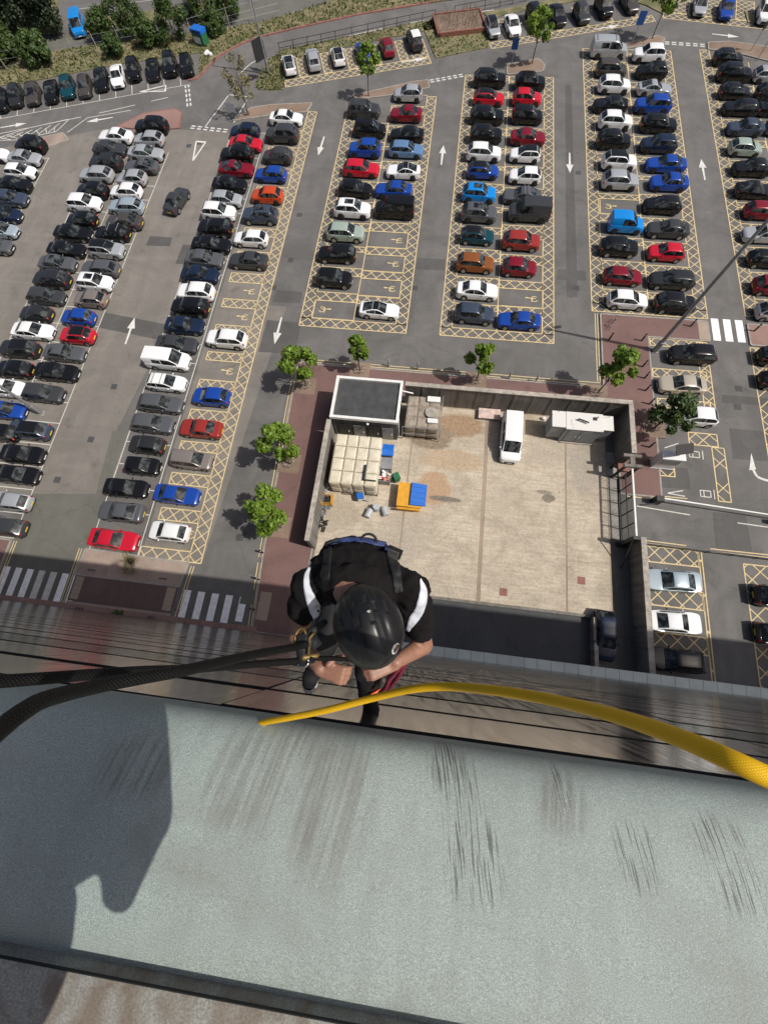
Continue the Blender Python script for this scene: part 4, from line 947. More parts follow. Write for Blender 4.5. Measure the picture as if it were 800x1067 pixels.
def drum(x, y, label, lying, mat=None):
    r = tag(empty('waste_drum', (x, y, 0), rnd.uniform(0, 3)), label, 'drum'); mat = mat or M['bin_lightgrey']
    b = MB()
    if lying: b.tube([(-.42, 0, .32), (-.38, 0, .32), (0, 0, .32), (.38, 0, .32), (.42, 0, .32)], [.28, .32, .30, .32, .28], 14)
    else: b.tube([(0, 0, 0), (0, 0, .04), (0, 0, .45), (0, 0, .86), (0, 0, .9)], [.28, .32, .30, .32, .28], 14)
    b.build('barrel', mat, r)
    b = MB()
    for t in (-.2, .2): b.tube([(t - .02, 0, .32), (t + .02, 0, .32)] if lying else [(0, 0, .45 + t - .02), (0, 0, .45 + t + .02)], .318, 14)
    b.build('hoop', mat, r)
for (px, py, l, ly) in ((384, 534, 'grey drum lying on its side, the dented one by dark bag', True), (392, 529, 'pale grey drum standing between two others', False), (401, 532, 'pale drum lying closest to the orange skip', True)):
    x, y = G(px, py, .5); drum(x, y, l, ly)
x, y = G(374, 517, .5)
r = tag(empty('tool_crate', (x, y, 0), .3), 'small crate with blue lid in front of the cream tank', 'crate')
b = MB(); b.box(-.4, .4, -.3, .3, 0, .6); b.build('body', M['darksteel'], r); b = MB(); b.box(-.2, .42, -.32, .25, .602, .7); b.build('lid', M['bin_blue'], r); b = MB(); b.box(-.15, .35, -.36, -.325, .1, .5); b.build('front_label', M['paper'], r)
x, y = G(341, 521, .5)
r = tag(empty('cage_trolley', (x, y, 0), .1), 'small yellow cage trolley against the yard wall', 'trolley')
b = MB()
for sx in (-1, 1):
    for sy in (-1, 1): b.tube([(sx * .45, sy * .5, .1), (sx * .45, sy * .5, 1.1)], .045, 6)
for z in (.2, .65, 1.1): b.tube([(-.45, -.5, z), (.45, -.5, z), (.45, .5, z), (-.45, .5, z), (-.45, -.5, z)], .045, 6)
b.build('frame', M['skip_orange'], r); b = MB(); b.box(-.42, .42, -.47, .47, .2, .27); b.build('tray', M['darksteel'], r)
for i, (px, py, l) in enumerate(((336, 511, 'heap of pale scrap on the yard wall side of the trolley'), (337, 533, 'coil of grey hose and scrap behind the yard wall'), (336, 546, 'dark scrap pile at the open end of the yard wall'))):
    x, y = G(px, py, .2); b = MB()
    for k in range(14): b.obox((x + rnd.uniform(-.5, .5), y + rnd.uniform(-.55, .55), rnd.uniform(.1, .4)), (rnd.uniform(.05, .3), rnd.uniform(.04, .18), rnd.uniform(.03, .14)), Euler((rnd.uniform(-.6, .6), rnd.uniform(-.6, .6), rnd.uniform(0, 3))).to_matrix())
    for k in range(3): b.tube([(x + .3 * math.cos(t), y + .3 * math.sin(t), .35 + .05 * k) for t in [i_ * .6 for i_ in range(11)]], .03, 6)
    tag(b.build('scrap_pile', [M['bin_lightgrey'], M['galv'], M['darksteel']][i]), l, 'scrap')
r = tag(empty('storage_box', (6.35, 22.45, 0)), 'low box with faded pink and white top by the white van', 'box')
b = MB(); b.box(-1.0, 1.0, -.5, .5, 0, .42); b.build('body', M['gen_side'], r)
b = MB(); b.box(-1.05, 1.05, -.55, .55, .422, .5); b.build('lid', M['box_pink'], r); b = MB(); b.box(-.9, .9, -.4, .4, .502, .515); b.build('panel', M['box_pink'], r)
for i, (px, py) in enumerate(((557, 427), (566, 436))):
    x, y = G(px, py, .2); b = MB(); b.tube([(x, y, 0), (x, y, .1), (x, y, .35), (x, y, .4)], [.16, .2, .17, .05], 10); tag(b.build('traffic_bucket', M['white_gloss']), ['white bucket by the wall next to the plant container', 'white bucket on the shadow side of the plant container'][i], 'bucket')
x, y = G(360, 478, 0)

# ------------------------------------------------------------------ cars
SPEC = {
 'h': dict(L=4.15, W=1.78, H=1.48, wb=1.05, rs=1.85, re=3.45, rb=4.02, belt=0.93, hood=0.82, tr=0.98, gc=.2, r=.32, fx=.82, rx=3.38),
 'm': dict(L=3.75, W=1.70, H=1.46, wb=0.95, rs=1.65, re=3.15, rb=3.62, belt=0.93, hood=0.84, tr=0.98, gc=.2, r=.31, fx=.70, rx=3.10),
 's': dict(L=4.65, W=1.82, H=1.43, wb=1.30, rs=2.05, re=3.25, rb=4.02, belt=0.91, hood=0.80, tr=1.00, gc=.18, r=.33, fx=.88, rx=3.70),
 'c': dict(L=4.55, W=1.83, H=1.36, wb=1.45, rs=2.25, re=2.95, rb=4.15, belt=0.88, hood=0.76, tr=0.95, gc=.17, r=.33, fx=.85, rx=3.60),
 'u': dict(L=4.48, W=1.86, H=1.66, wb=1.15, rs=1.85, re=3.75, rb=4.34, belt=1.06, hood=0.98, tr=1.12, gc=.24, r=.36, fx=.86, rx=3.55),
 'e': dict(L=4.68, W=1.82, H=1.47, wb=1.25, rs=2.00, re=3.95, rb=4.55, belt=0.93, hood=0.82, tr=1.00, gc=.18, r=.33, fx=.88, rx=3.68),
 'p': dict(L=4.40, W=1.80, H=1.68, wb=0.90, rs=1.70, re=3.95, rb=4.32, belt=1.00, hood=0.92, tr=1.02, gc=.2, r=.33, fx=.80, rx=3.52),
 'v': dict(L=5.00, W=1.94, H=1.97, wb=0.80, rs=1.60, re=4.86, rb=4.98, belt=1.12, hood=1.02, tr=1.15, gc=.22, r=.34, fx=.90, rx=3.95, van=1),
 'w': dict(L=4.95, W=1.95, H=2.08, wb=0.78, rs=1.55, re=4.81, rb=4.93, belt=1.15, hood=1.04, tr=1.18, gc=.23, r=.34, fx=.90, rx=3.90, van=1),
 'n': dict(L=4.20, W=1.80, H=1.85, wb=0.90, rs=1.70, re=4.04, rb=4.18, belt=1.05, hood=0.92, tr=1.08, gc=.2, r=.32, fx=.80, rx=3.40, van=1),
}
def car_meshes(t):
    S = SPEC[t]; L, Wd, Hh, wb, rs, re_, rb, belt = (S[k] for k in ('L', 'W', 'H', 'wb', 'rs', 're', 'rb', 'belt'))
    I = np.interp
    hx = lambda x: I(x, [0, .03, .10, .28, wb, rb, max(rb + .02, L - .14), L - .05, L], [.52, .62, S['hood'] - .1, S['hood'], belt, S['tr'], S['tr'] - .02, S['tr'] - .14, .58])
    def bx_(x):
        v = I(x, [0, .05, .25, L - .25, L - .06, L], [.36, .27, S['gc'], S['gc'], .30, .40])
        for xw in (S['fx'], S['rx']):
            R_ = S['r'] + .05
            if abs(x - xw) < R_: v = max(v, S['r'] + math.sqrt(R_ * R_ - (x - xw) ** 2) - .02)
        return v
    wx = lambda x: Wd / 2 * I(x, [0, .02, .06, .13, .25, .45, .9, L - 1.0, L - .45, L - .22, L - .10, L - .04, L - .012, L], [.44, .58, .70, .80, .885, .95, 1, 1, .955, .90, .82, .72, .60, .48] if not S.get('van') else [.60, .70, .79, .86, .92, .965, 1, 1, .99, .98, .96, .93, .88, .82])
    xsn = set([0, .01, .02, .04, .06, .09, .13, .19, .25, .33, .45, L - .45, L - .1, L - .04, wb, (wb + rs) / 2, rb, L - .3, L - .2, L - .12, L - .06, L - .03, L - .012, L] + list(np.linspace(.5, L - .4, 10)))
    for xw in (S['fx'], S['rx']):
        for q in (-1.02, -.97, -.85, -.6, -.3, 0, .3, .6, .85, .97, 1.02): xsn.add(xw + q * (S['r'] + .05))
    xsn = sorted(xsn); xsn = [x for i, x in enumerate(xsn) if i == 0 or x - xsn[i - 1] > .004]
    b = MB()
    for x in xsn:
        bb, h_, w_ = bx_(x), hx(x), wx(x); h_ = max(h_, bb + .05); d_ = h_ - bb
        half = [(0, bb), (.86 * w_, bb), (.975 * w_, bb + .12 * d_), (w_, bb + .45 * d_), (.985 * w_, bb + .76 * d_), (.945 * w_, h_ - .035 * d_), (.84 * w_, h_), (.4 * w_, h_ + .022), (0, h_ + .028)]
        ring = half + [(-p[0], p[1]) for p in half[-2:0:-1]]
        for (y_, z_) in ring: b.v.append((L / 2 - x, y_, z_))
    n = 16
    for i in range(len(xsn) - 1):
        for k in range(n):
            a = i * n + k; c = i * n + (k + 1) % n; b.f.append((a, c, c + n, a + n)); b.mi.append(1 if k in (0, 1, n - 1, n - 2) else 0)
    b.f.append(tuple(range(n))[::-1]); b.mi.append(0); b.f.append(tuple((len(xsn) - 1) * n + k for k in range(n))); b.mi.append(0)
    tx = lambda x: I(x, [wb, wb + .9 * (rs - wb), rs + .06, (rs + re_) / 2, re_ - .05, re_ + .12 * (rb - re_), rb], [hx(wb), Hh - .10 if not S.get('van') else Hh - .14, Hh - .035, Hh, Hh - .035, Hh - .07, hx(rb)])
    wr = lambda x: Wd / 2 * I(x, [wb, rs, re_, rb], [.82, .73 if not S.get('van') else .84, .72 if not S.get('van') else .85, .78 if not S.get('van') else .86])
    def cab(x):
        z0 = hx(x) - .03; t_ = max(tx(x), z0 + .01); w_ = wx(x) * .925; r_ = wr(x); e = min(1, (t_ - z0) / .3)
        A = (w_, z0); B = (w_ + (r_ - w_) * .92, z0 + (t_ - z0) * .90)
        return A, B, [A, B, (r_ * .93, t_ - .012 * e), (r_ * .55, t_ + .012), (0, t_ + .018)]
    base = len(b.v); cxs = sorted(set(list(np.linspace(wb, rs, 6)) + list(np.linspace(rs, re_, 6)) + list(np.linspace(re_, rb, 6)))); m = 9
    for x in cxs:
        _, _, hl = cab(x); ring = hl + [(-p[0], p[1]) for p in hl[-2::-1]]
        for (y_, z_) in ring: b.v.append((L / 2 - x, y_, z_))
    for i in range(len(cxs) - 1):
        for k in range(m - 1):
            a = base + i * m + k; b.f.append((a, a + 1, a + 1 + m, a + m)); b.mi.append(0)
    out = {'body': b.mesh('body_' + t, [PAINT['k'][1], M['trim']], True, 38)}
    def top(x, y):
        _, _, hl = cab(x); ys = [p[0] for p in hl][::-1]; zs = [p[1] for p in hl][::-1]; return float(I(abs(y), ys, zs))
    def surf(name, xa, xb, k0, k1, nx, ny, off, mat, dx=0.0, rng=.93):
        q = MB(); X_ = np.linspace(xa, xb, nx); Y_ = np.linspace(k0, k1, ny)
        for x in X_:
            for y in Y_: yy = y * wr(x) * rng; q.v.append((L / 2 - x + dx, yy, top(x, yy) + off))
        for i in range(nx - 1):
            for j in range(ny - 1): q.f.append((i * ny + j, i * ny + j + 1, (i + 1) * ny + j + 1, (i + 1) * ny + j)); q.mi.append(0)
        return q.mesh(name + '_' + t, mat, True)
    out['windscreen'] = surf('windscreen', wb + .03, rs + .02, -.99, .99, 6, 7, .010, M['glass'], .008)
    if not S.get('van'):
        out['rear_window'] = surf('rear_window', re_ + .01, rb - (.07 if rb - re_ > .5 else .12), -.94, .94, 5, 7, .010, M['glass'], -.008)
    out['roof_panel'] = surf('roof_panel', rs + .03, re_ - .02, -.97, .97, 7, 7, .008, M['roof_black'])
    out['sunroof'] = surf('sunroof', rs + .15, rs + .15 + (re_ - rs) * .55, -.62, .62, 5, 5, .009, M['glass'])
    def side(xa, xb, sgn, s0=.10, s1=.97):
        q = MB(); X_ = np.linspace(xa, xb, 6)
        for x in X_:
            A, B, _ = cab(x)
            for s_ in (s0, s1): q.v.append((L / 2 - x, sgn * (A[0] + (B[0] - A[0]) * s_ + .009), A[1] + (B[1] - A[1]) * s_ + .003))
        for i in range(5):
            f = (2 * i, 2 * i + 1, 2 * i + 3, 2 * i + 2); q.f.append(f if sgn < 0 else f[::-1]); q.mi.append(0)
        return q.mesh('side_window_' + t, M['glass'], True)
    xm = (rs + re_) / 2 + .05
    if S.get('van'): xm = rs + 1.05
    out['sw'] = [side(wb + .22, xm - .025, s) for s in (-1, 1)] + ([side(xm + .025, re_ + (rb - re_) * .55, s) for s in (-1, 1)] if not S.get('van') else ([side(xm + .12, xm + 1.1, s, .2, .85) for s in (-1, 1)] if t == 'v' else []))
    w0 = wx(.2); q = []
    for s in (-1, 1):
        k = MB(); zc = S['hood'] - .15
        k.ball((L / 2 - .20, s * w0 * .80, zc), (.17, .12, .065), Euler((0, .25, -s * .45)).to_matrix(), 10, 6); q.append(k.mesh('headlight_' + t, M['lamp'], True))
    out['head'] = q; q = []
    for s in (-1, 1):
        k = MB(); zc = S['tr'] - .12 if not S.get('van') else S['tr']
        k.ball((-L / 2 + .12, s * wx(L - .14) * .88, zc - .04), (.085, .13, .07 if t not in 'uphmnvw' else .15), Euler((0, 0, s * .35)).to_matrix(), 10, 6); q.append(k.mesh('taillight_' + t, M['tail'], True))
    out['tail'] = q
    out['grille'] = MB().obox((L / 2 - .035, 0, .50), (.035, w0 * .55, .13)).mesh('grille_' + t, M['trim'])
    out['fplate'] = MB().obox((L / 2 + .004, 0, .42), (.008, .26, .055)).mesh('front_plate_' + t, M['plate_w'])
    out['rplate'] = MB().obox((-L / 2 - .004, 0, .56 if not S.get('van') else .7), (.012, .26, .055)).mesh('rear_plate_' + t, M['plate_y'])
    q = []
    for s in (-1, 1):
        k = MB(); k.ball((L / 2 - wb - .42, s * (wx(wb) + .07), belt + .06), (.07, .11, .075), None, 8, 6); q.append(k.mesh('mirror_' + t, PAINT['k'][1], True))
    out['mirror'] = q
    r_ = S['r']; k = MB(); k.tube([(0, -.1, 0), (0, -.09, 0), (0, .09, 0), (0, .1, 0)], [r_ - .04, r_, r_, r_ - .04], 18); out['tyre'] = k.mesh('tyre_' + t, M['tyre'], True, 40)
    k = MB(); k.tube([(0, -.104, 0), (0, .104, 0)], r_ * .66, 14); k.tube([(0, -.108, 0), (0, .108, 0)], r_ * .16, 8); out['rim'] = k.mesh('rim_' + t, M['rim'], True, 40)
    out['wheels'] = [(L / 2 - xw, s * (Wd / 2 - .105), r_) for xw in (S['fx'], S['rx']) for s in (-1, 1)]
    out['bars'] = [MB().obox((L / 2 - xx, 0, Hh + .09), (.03, Wd * .36, .02)).obox((L / 2 - xx, Wd * .33, Hh + .045), (.03, .03, .045)).obox((L / 2 - xx, -Wd * .33, Hh + .045), (.03, .03, .045)).mesh('roof_bar_' + t, M['galv']) for xx in (rs + .35, re_ - .4)]
    return out
CM = {}
def add_car(name, c, label, cat, group, detail=True):
    t = c['t']
    if t not in CM: CM[t] = car_meshes(t)
    Q = CM[t]; pm_ = PAINT[c['p']][1]
    r = tag(empty(name, (c['x'], c['y'], c.get('z', 0.0)), c['ang'] + rnd.gauss(0, .012)), label, cat, group)
    k = c.get('s', 1.0) * rnd.uniform(.90, 1.0); r.scale = (k, rnd.uniform(.94, 1.0), rnd.uniform(.92, 1.02))
    o = link('body', Q['body'], r, pm_)
    link('windscreen', Q['windscreen'], r)
    if 'rear_window' in Q: link('rear_window', Q['rear_window'], r)
    for m in Q['sw']: link('side_window', m, r)
    ex = c['ex']
    if 'R' in ex or 'C' in ex: link('roof_panel', Q['roof_panel'], r)
    elif 'W' in ex: link('roof_panel', Q['roof_panel'], r, M['white_gloss'])
    elif 'S' in ex: link('sunroof', Q['sunroof'], r)
    if 'A' in ex:
        for m in Q['bars']: link('roof_bar', m, r)
    for m in Q['head']: link('headlight', m, r)
    for m in Q['tail']: link('taillight', m, r)
    for m in Q['mirror']: link('mirror', m, r, pm_)
    link('grille', Q['grille'], r)
    for w in Q['wheels']:
        wo = link('wheel', Q['tyre'], r); wo.location = w
        if detail: link('rim', Q['rim'], wo)
    if detail: link('front_plate', Q['fplate'], r); link('rear_plate', Q['rplate'], r)
    return r
ORD = ['first', 'second', 'third', 'fourth', 'fifth', 'sixth', 'seventh', 'eighth', 'ninth', 'tenth', 'eleventh', 'twelfth', 'thirteenth', 'fourteenth', 'fifteenth', 'sixteenth', 'seventeenth', 'eighteenth', 'nineteenth', 'twentieth', 'twenty-first', 'twenty-second', 'twenty-third', 'twenty-fourth', 'twenty-fifth']
ENDS = {'N': ', {o} from the lamp post, in ', 'P': ', {o} from the access road, in ', 'Q': ', {o} from the access road, in ', 'T': ', {o} towards recycling bank, in ', 'S': ', {o} from lamp post, in ', 'U': ', {o} from the planter, in ', 'V': ', {o} from the junction tree, in '}
for c in CARS:
    van = c['t'] in 'vwn'
    nm = PAINT[c['p']][0] + ' ' + TYPES[c['t']]
    if 'R' in c['ex']: nm = PAINT[c['p']][0] + ' black-roofed ' + TYPES[c['t']]
    if 'W' in c['ex']: nm += ' with white roof'
    lab = nm + ENDS.get(c['row'], ', {o} from the road, in ').format(o=ORD[c['i']]) + c['desc']
    dep = c['y'] < 48
    add_car('parked_van' if van else 'parked_car', c, lab, 'van' if van else 'car', 'vehicles parked in ' + c['desc'], dep)
x, y = G(184, 208, .7)
add_car('moving_car', dict(x=x, y=y, t='s', p='i', ang=math.radians(78), ex='', s=.97), 'dark grey saloon driving alone up the open aisle', 'car', None)
x, y = G(533, 455, 1.0)
add_car('parked_van', dict(x=x, y=y, t='v', p='w', ang=math.radians(-90.5), ex='', s=1.06), 'white panel van parked alone inside the walled concrete yard', 'van', None)
x, y = G(630, 662, .7)
add_car('parked_car', dict(x=x, y=y, t='h', p='n', ang=math.radians(-92), ex='', s=1.02), 'dark blue hatchback parked on the ramp beside the low wall', 'car', None)
x, y = G(81, 25, .8)
add_car('parked_van', dict(x=x, y=y, t='v', p='B', ang=math.radians(-68), ex='', s=1.0), 'bright blue van beyond the fence and bushes', 'van', None)
x, y = G(199, 4, .8)
add_car('parked_van', dict(x=x, y=y, t='v', p='K', ang=math.radians(-75), ex='', s=1.0), 'dark van beyond the fence, half hidden by bushes', 'van', None)
#PART3
# ------------------------------------------------------------------ trees and shrubs
def leaf_cloud(b, r_, blobs, n, size, squash=1.0):
    tot = sum(q[1] ** 2 for q in blobs)
    for (c, rad) in blobs:
        m = int(n * rad ** 2 / tot)
        for _ in range(m):
            d_ = Vector((r_.gauss(0, 1), r_.gauss(0, 1), r_.gauss(0, 1))).normalized()
            p = Vector(c) + Vector((d_.x, d_.y, d_.z * squash)) * rad * (r_.random() ** .45) * r_.uniform(.85, 1.08)
            nn = (d_ + Vector((r_.gauss(0, .6), r_.gauss(0, .6), .5 + r_.gauss(0, .5)))).normalized()
            a = nn.cross(Vector((r_.gauss(0, 1), r_.gauss(0, 1), r_.gauss(0, 1)))).normalized(); e = nn.cross(a)
            s = size * r_.uniform(.6, 1.25)
            b.add([p - a * s - e * s * .15, p - e * s * .6, p + a * s, p + e * s * .6 + nn * s * .15], [(0, 1, 2, 3)])
def tree(name, label, x, y, h, cr, ht, seed, leafm='leaf', n=1500, size=.17, group=None, trunk_r=.09, z=0.0, nb=11, flat=1.0, cat='tree'):
    r_ = random.Random(seed); root = tag(empty(name, (x, y, z)), label, cat, group)
    b = MB(); top = ht + .35 * cr
    path = [Vector((0, 0, 0)), Vector((r_.uniform(-.06, .06), r_.uniform(-.06, .06), ht * .5)), Vector((r_.uniform(-.1, .1), r_.uniform(-.1, .1), ht)), Vector((r_.uniform(-.2, .2), r_.uniform(-.2, .2), h * .85))]
    pp_ = catmull(path, 4); b.tube(pp_, [trunk_r * (1 - .8 * i / len(pp_)) for i in range(len(pp_))], 8)
    blobs = []
    for k in range(nb):
        a = 2.4 * k + r_.uniform(-.4, .4); t = (k + .5) / nb; zz = ht + (h - ht) * (t * .8 + .05)
        rr = cr * math.sqrt(max(.05, 1 - (2 * t - .85) ** 2)) * .70 * r_.uniform(.55, 1.3)
        c = Vector((rr * math.cos(a), rr * math.sin(a), zz)); blobs.append((c, cr * r_.uniform(.20, .46)))
        st = Vector((0, 0, ht * .7 + (zz - ht) * .35)); b.tube([st, (st + c) / 2 + Vector((0, 0, .1)), c], [trunk_r * .45, trunk_r * .3, .012], 5)
    b.build('trunk', M['bark'], root, True)
    q = MB(); leaf_cloud(q, r_, blobs, n, size, flat); q.build('crown', M[leafm], root)
    return root
ST = [((302, 483), 7.4, 2.15, 2.6, 'fresh green street tree beside the long yard wall and cream tank', 1), ((291, 549), 7.0, 2.1, 2.5, 'broad fresh green street tree closest to the middle zebra crossing', 2), ((319, 402), 5.9, 1.75, 2.2, 'bushy fresh green street tree at the footway corner', 3),
      ((375, 386), 5.4, 1.15, 1.9, 'slim upright street tree behind the plant hut', 4), ((496, 397), 5.6, 1.35, 2.0, 'small street tree behind the yard wall and pink box', 5), ((622, 410), 6.6, 1.65, 2.4, 'street tree standing past the plant container corner', 6)]
for (px, h, cr, ht, lab, sd) in ST:
    x, y = G(*px, .11); tree('street_tree', lab, x, y, h, cr, ht, sd, 'leaf', 1700, .20, 'street trees round the yard', .08, .11)
x, y = G(681, 446, .11); tree('street_tree', 'dense darker street tree over the white car beside the ticket machine', x, y, 5.4, 2.1, 1.6, 7, 'leaf_dark', 2600, .17, 'street trees round the yard', .1, .11, 13)
for (px, h, cr, ht, lab, sd, lm, nn) in (((384, 100), 5.6, 1.5, 2.6, 'young tree at the head of the row beyond the hut', 11, 'leaf', 1100), ((554, 66), 5.8, 1.9, 2.6, 'round young tree at the head of the row beyond the yard van', 12, 'leaf', 1300), ((679, 40), 6.4, 2.1, 2.9, 'leafy tree at the road junction under the blue sign', 13, 'leaf', 1500), ((259, 120), 7.0, 2.0, 1.6, 'thin sparse tree beside the parking sign', 14, 'leaf_dry', 420)):
    x, y = G(*px, .1); tree('young_tree', lab, x, y, h, cr, ht, sd, lm, nn, .2, 'trees at the heads of the rows', .08, .1)
def bush(name, label, x, y, h, cr, seed, lm='leaf_dark', n=1500, size=.26, group=None):
    return tree(name, label, x, y, h, cr, h * .12, seed, lm, n, size, group, .07, .05, 14, .85, 'shrub')
TL = 'dark evergreen tree massed in the corner beyond the fence'
for i, (px, py, h, cr, lm, lab) in enumerate(((5, 20, 7.5, 4.2, 'leaf_deep', 'dark evergreen tree in the corner, away from blue van'), (32, 12, 8.0, 4.2, 'leaf_deep', 'tall dark evergreen tree in the middle of the corner clump'), (55, 22, 7.5, 3.6, 'leaf_deep', 'dark evergreen tree right beside the bright blue van'), (10, 48, 4.5, 3.0, 'leaf_dark', 'mid green bush in front of the evergreens by the path'), (45, 52, 3.6, 2.4, 'leaf_dark', 'low leafy bush below the evergreen clump near the fence'))):
    x, y = G(px, py + 14); tree('evergreen_tree' if lm == 'leaf_deep' else 'bush', lab, x, y, h, cr, h * .15, 30 + i, lm, 5200, .22, 'trees in the corner', .16, 0, 16, .9, 'tree' if lm == 'leaf_deep' else 'shrub')
for i, (px, py, h, cr, lab) in enumerate(((112, 36, 3.4, 2.3, 'roadside bush closest to the bright blue van'), (138, 32, 4.6, 2.5, 'taller roadside bush next to the one by the blue van'), (122, 52, 2.6, 1.7, 'low bush behind the white saloon in the roadside row'), (158, 42, 3.2, 2.1, 'roadside bush in the middle of the hedge line'), (184, 36, 4.8, 2.7, 'large roadside bush near the dark van'), (214, 14, 4.5, 3.0, 'bush above the recycling bank'), (240, 12, 4.2, 3.0, 'bush beside the lamp post top at the grass edge'), (226, 30, 2.6, 1.8, 'low bush over the fence near the recycling bank'))):
    x, y = G(px, py + 6); bush('bush', lab, x, y, h, cr, 50 + i, 'leaf_dark', 3200, .17, 'bushes behind the roadside row')
for i, (px, py, h, cr, lm, lab) in enumerate(((100, 580, .7, 1.0, 'leaf_dry', None), (137, 587, .8, 1.1, 'leaf_dry', 'yellowish weeds on the gravel island between the crossings'), (123, 641, .7, .55, 'leaf_dark', 'small green shrub on the narrow verge by the tower'))):
    if lab is None: continue
    x, y = G(px, py, .1); bush('weed_clump', lab, x, y, h, cr, 70 + i, lm, 260, .11)
# tall grass tufts on the verges
def tufts(name, label, pts, n, hgt, seed, lm='leaf_dry'):
    r_ = random.Random(seed); xs_ = [p[0] for p in pts]; ys_ = [p[1] for p in pts]; q = MB(); k = 0; it = 0
    def inside(x, y):
        c = False; j = len(pts) - 1
        for i in range(len(pts)):
            if (pts[i][1] > y) != (pts[j][1] > y) and x < (pts[j][0] - pts[i][0]) * (y - pts[i][1]) / (pts[j][1] - pts[i][1]) + pts[i][0]: c = not c
            j = i
        return c
    while k < n and it < n * 30:
        it += 1; x = r_.uniform(min(xs_), max(xs_)); y = r_.uniform(min(ys_), max(ys_))
        if not inside(x, y) or x < -78 or x > 48 or y > 100: continue
        k += 1; a = r_.uniform(0, 6.28); s = r_.uniform(.08, .2); hh = hgt * r_.uniform(.5, 1.3); lx, ly = r_.gauss(0, .15), r_.gauss(0, .15)
        q.add([(x - s * math.cos(a), y - s * math.sin(a), .08), (x + s * math.cos(a), y + s * math.sin(a), .08), (x + lx, y + ly, .08 + hh)], [(0, 1, 2)])
    tag(q.build(name, M[lm]), label, 'grass', None, 'stuff')
tufts('rough_grass', 'rough dry grass along the verge behind the roadside row', VER[0][1], 3200, .3, 1)
tufts('rough_grass', 'green weeds mixed into the roadside verge', VER[0][1], 2200, .3, 2, 'leaf_dark')
for i in (1, 2, 3): tufts('rough_grass', 'rough grass on the ' + VER[i][0].replace('_', ' '), VER[i][1], 300, .22, 3 + i); tufts('rough_grass', 'green grass on the ' + VER[i][0].replace('_', ' '), VER[i][1], 300, .22, 13 + i, 'leaf_dark')
# tree pits: rustic mulch squares with hoops
for i, (px, h, cr, ht, lab, sd) in enumerate(ST + [((681, 446), 0, 0, 0, '', 0)]):
    x, y = G(*px, .11); b = MB(); r_ = random.Random(90 + i)
    b.box(x - 1.0, x + 1.0, y - 1.0, y + 1.0, .0, .122)
    o = tag(b.build('tree_pit', M['mulch']), 'mulched tree pit in the footway', None, None, 'structure')
    b = MB()
    for k in range(6):
        a = k * 1.047; cx, cy = x + .42 * math.cos(a), y + .42 * math.sin(a)
        b.tube([(cx - .13, cy - .1, .1), (cx - .12, cy - .08, .5), (cx, cy, .62), (cx + .12, cy + .08, .5), (cx + .13, cy + .1, .1)], .025, 5)
    b.tube([(x + .5 * math.cos(t * .6), y + .5 * math.sin(t * .6), .56) for t in range(12)], .02, 5)
    tag(b.build('tree_guard', M['coping']), ['low hooped guard below the tree beside the cream tank', 'low hooped guard below the tree closest to the zebra', 'low hooped guard below the footway corner tree', 'low hooped guard below the slim tree', 'low hooped guard below the tree behind the pink box', 'low hooped guard below the tree past the plant container', 'low hooped guard below the dense darker tree'][i], 'tree guard')

# ------------------------------------------------------------------ street furniture
def lamp_post(x, y, h, label, lean=(0, 0), r=.1, arm=(1, 0)):
    root = tag(empty('lamp_post', (x, y, 0)), label, 'lamp post', 'tall lamp posts')
    b = MB(); b.tube([(0, 0, 0), (0, 0, 1.4)], [r * 1.45, r * 1.45], 12); b.build('base', M['galv'], root, True, 40)
    b = MB(); b.tube([(0, 0, 1.4), (0, 0, h * .5), (0, 0, h)], [r, r * .85, r * .6], 12); b.build('pole', M['galv'], root, True, 40)
    ln = math.hypot(*arm); ax, ay = arm[0] / ln, arm[1] / ln
    b = MB(); b.tube([(0, 0, h - .05), (ax * .9, ay * .9, h + .12)], .045, 8); b.build('arm', M['galv'], root)
    b = MB(); b.obox((ax * 1.2, ay * 1.2, h + .12), (.42, .16, .06), Matrix.Rotation(math.atan2(ay, ax), 3, 'Z')); b.build('lamp_head', M['galv'], root)
    b = MB(); b.box(-.28, .28, -.28, .28, 0, .07); b.build('plinth', M['kerb'], root)
    return root
lamp_post(22.75, 31.7, 15.0, 'tall lamp post standing by the black SUV on the footway edge', r=.19, arm=(1, .3))
lamp_post(-39.1, 18.2, 12.0, 'pale lamp post standing in an empty bay of the double row', r=.15, arm=(-1, 0))
lamp_post(*G(280, 77), 12.0, 'lamp post on the grass island by the black railing', r=.13, arm=(0, 1))
def sign(x, y, h, label, w, hh, mat, face=0.0, back=None, z0=None):
    root = tag(empty('road_sign', (x, y, 0), face), label, 'sign')
    b = MB(); b.tube([(0, 0, 0), (0, 0, h)], .045, 8); b.build('post', M['galv'], root)
    b = MB(); b.box(-w / 2, w / 2, -.075, -.05, h - hh, h); b.build('panel', M[mat], root)
    b = MB(); b.box(-w / 2 - .02, w / 2 + .02, -.049, -.03, h - hh - .02, h + .02); b.build('backing', M['galv'], root)
    return root
sign(*G(532, 70), 2.9, 'blue parking sign on a post at the head of the van row', .8, 1.1, 'signblue'); sign(*G(657, 48), 3.4, 'blue parking sign on a post by the silver van', .9, 1.3, 'signblue')
sign(*G(781, 54), 3.0, 'dark sign on a post above the black cars', .6, .8, 'darksteel', .6); sign(*G(788, 63), 3.4, 'second dark sign post close to the first', .6, .8, 'darksteel', .6)
sign(*G(243, 122), 1.6, 'small white board sign beside the sparse tree', 1.3, 1.0, 'white_gloss', -.2); sign(*G(276, 83), 4.2, 'pair of dark sign boards by the lamp post island', 1.5, 2.2, 'darksteel', .9)
sign(*G(279, 74), 3.4, 'dark sign board on the lamp post side of the island', 1.2, 1.8, 'darksteel', -.7)
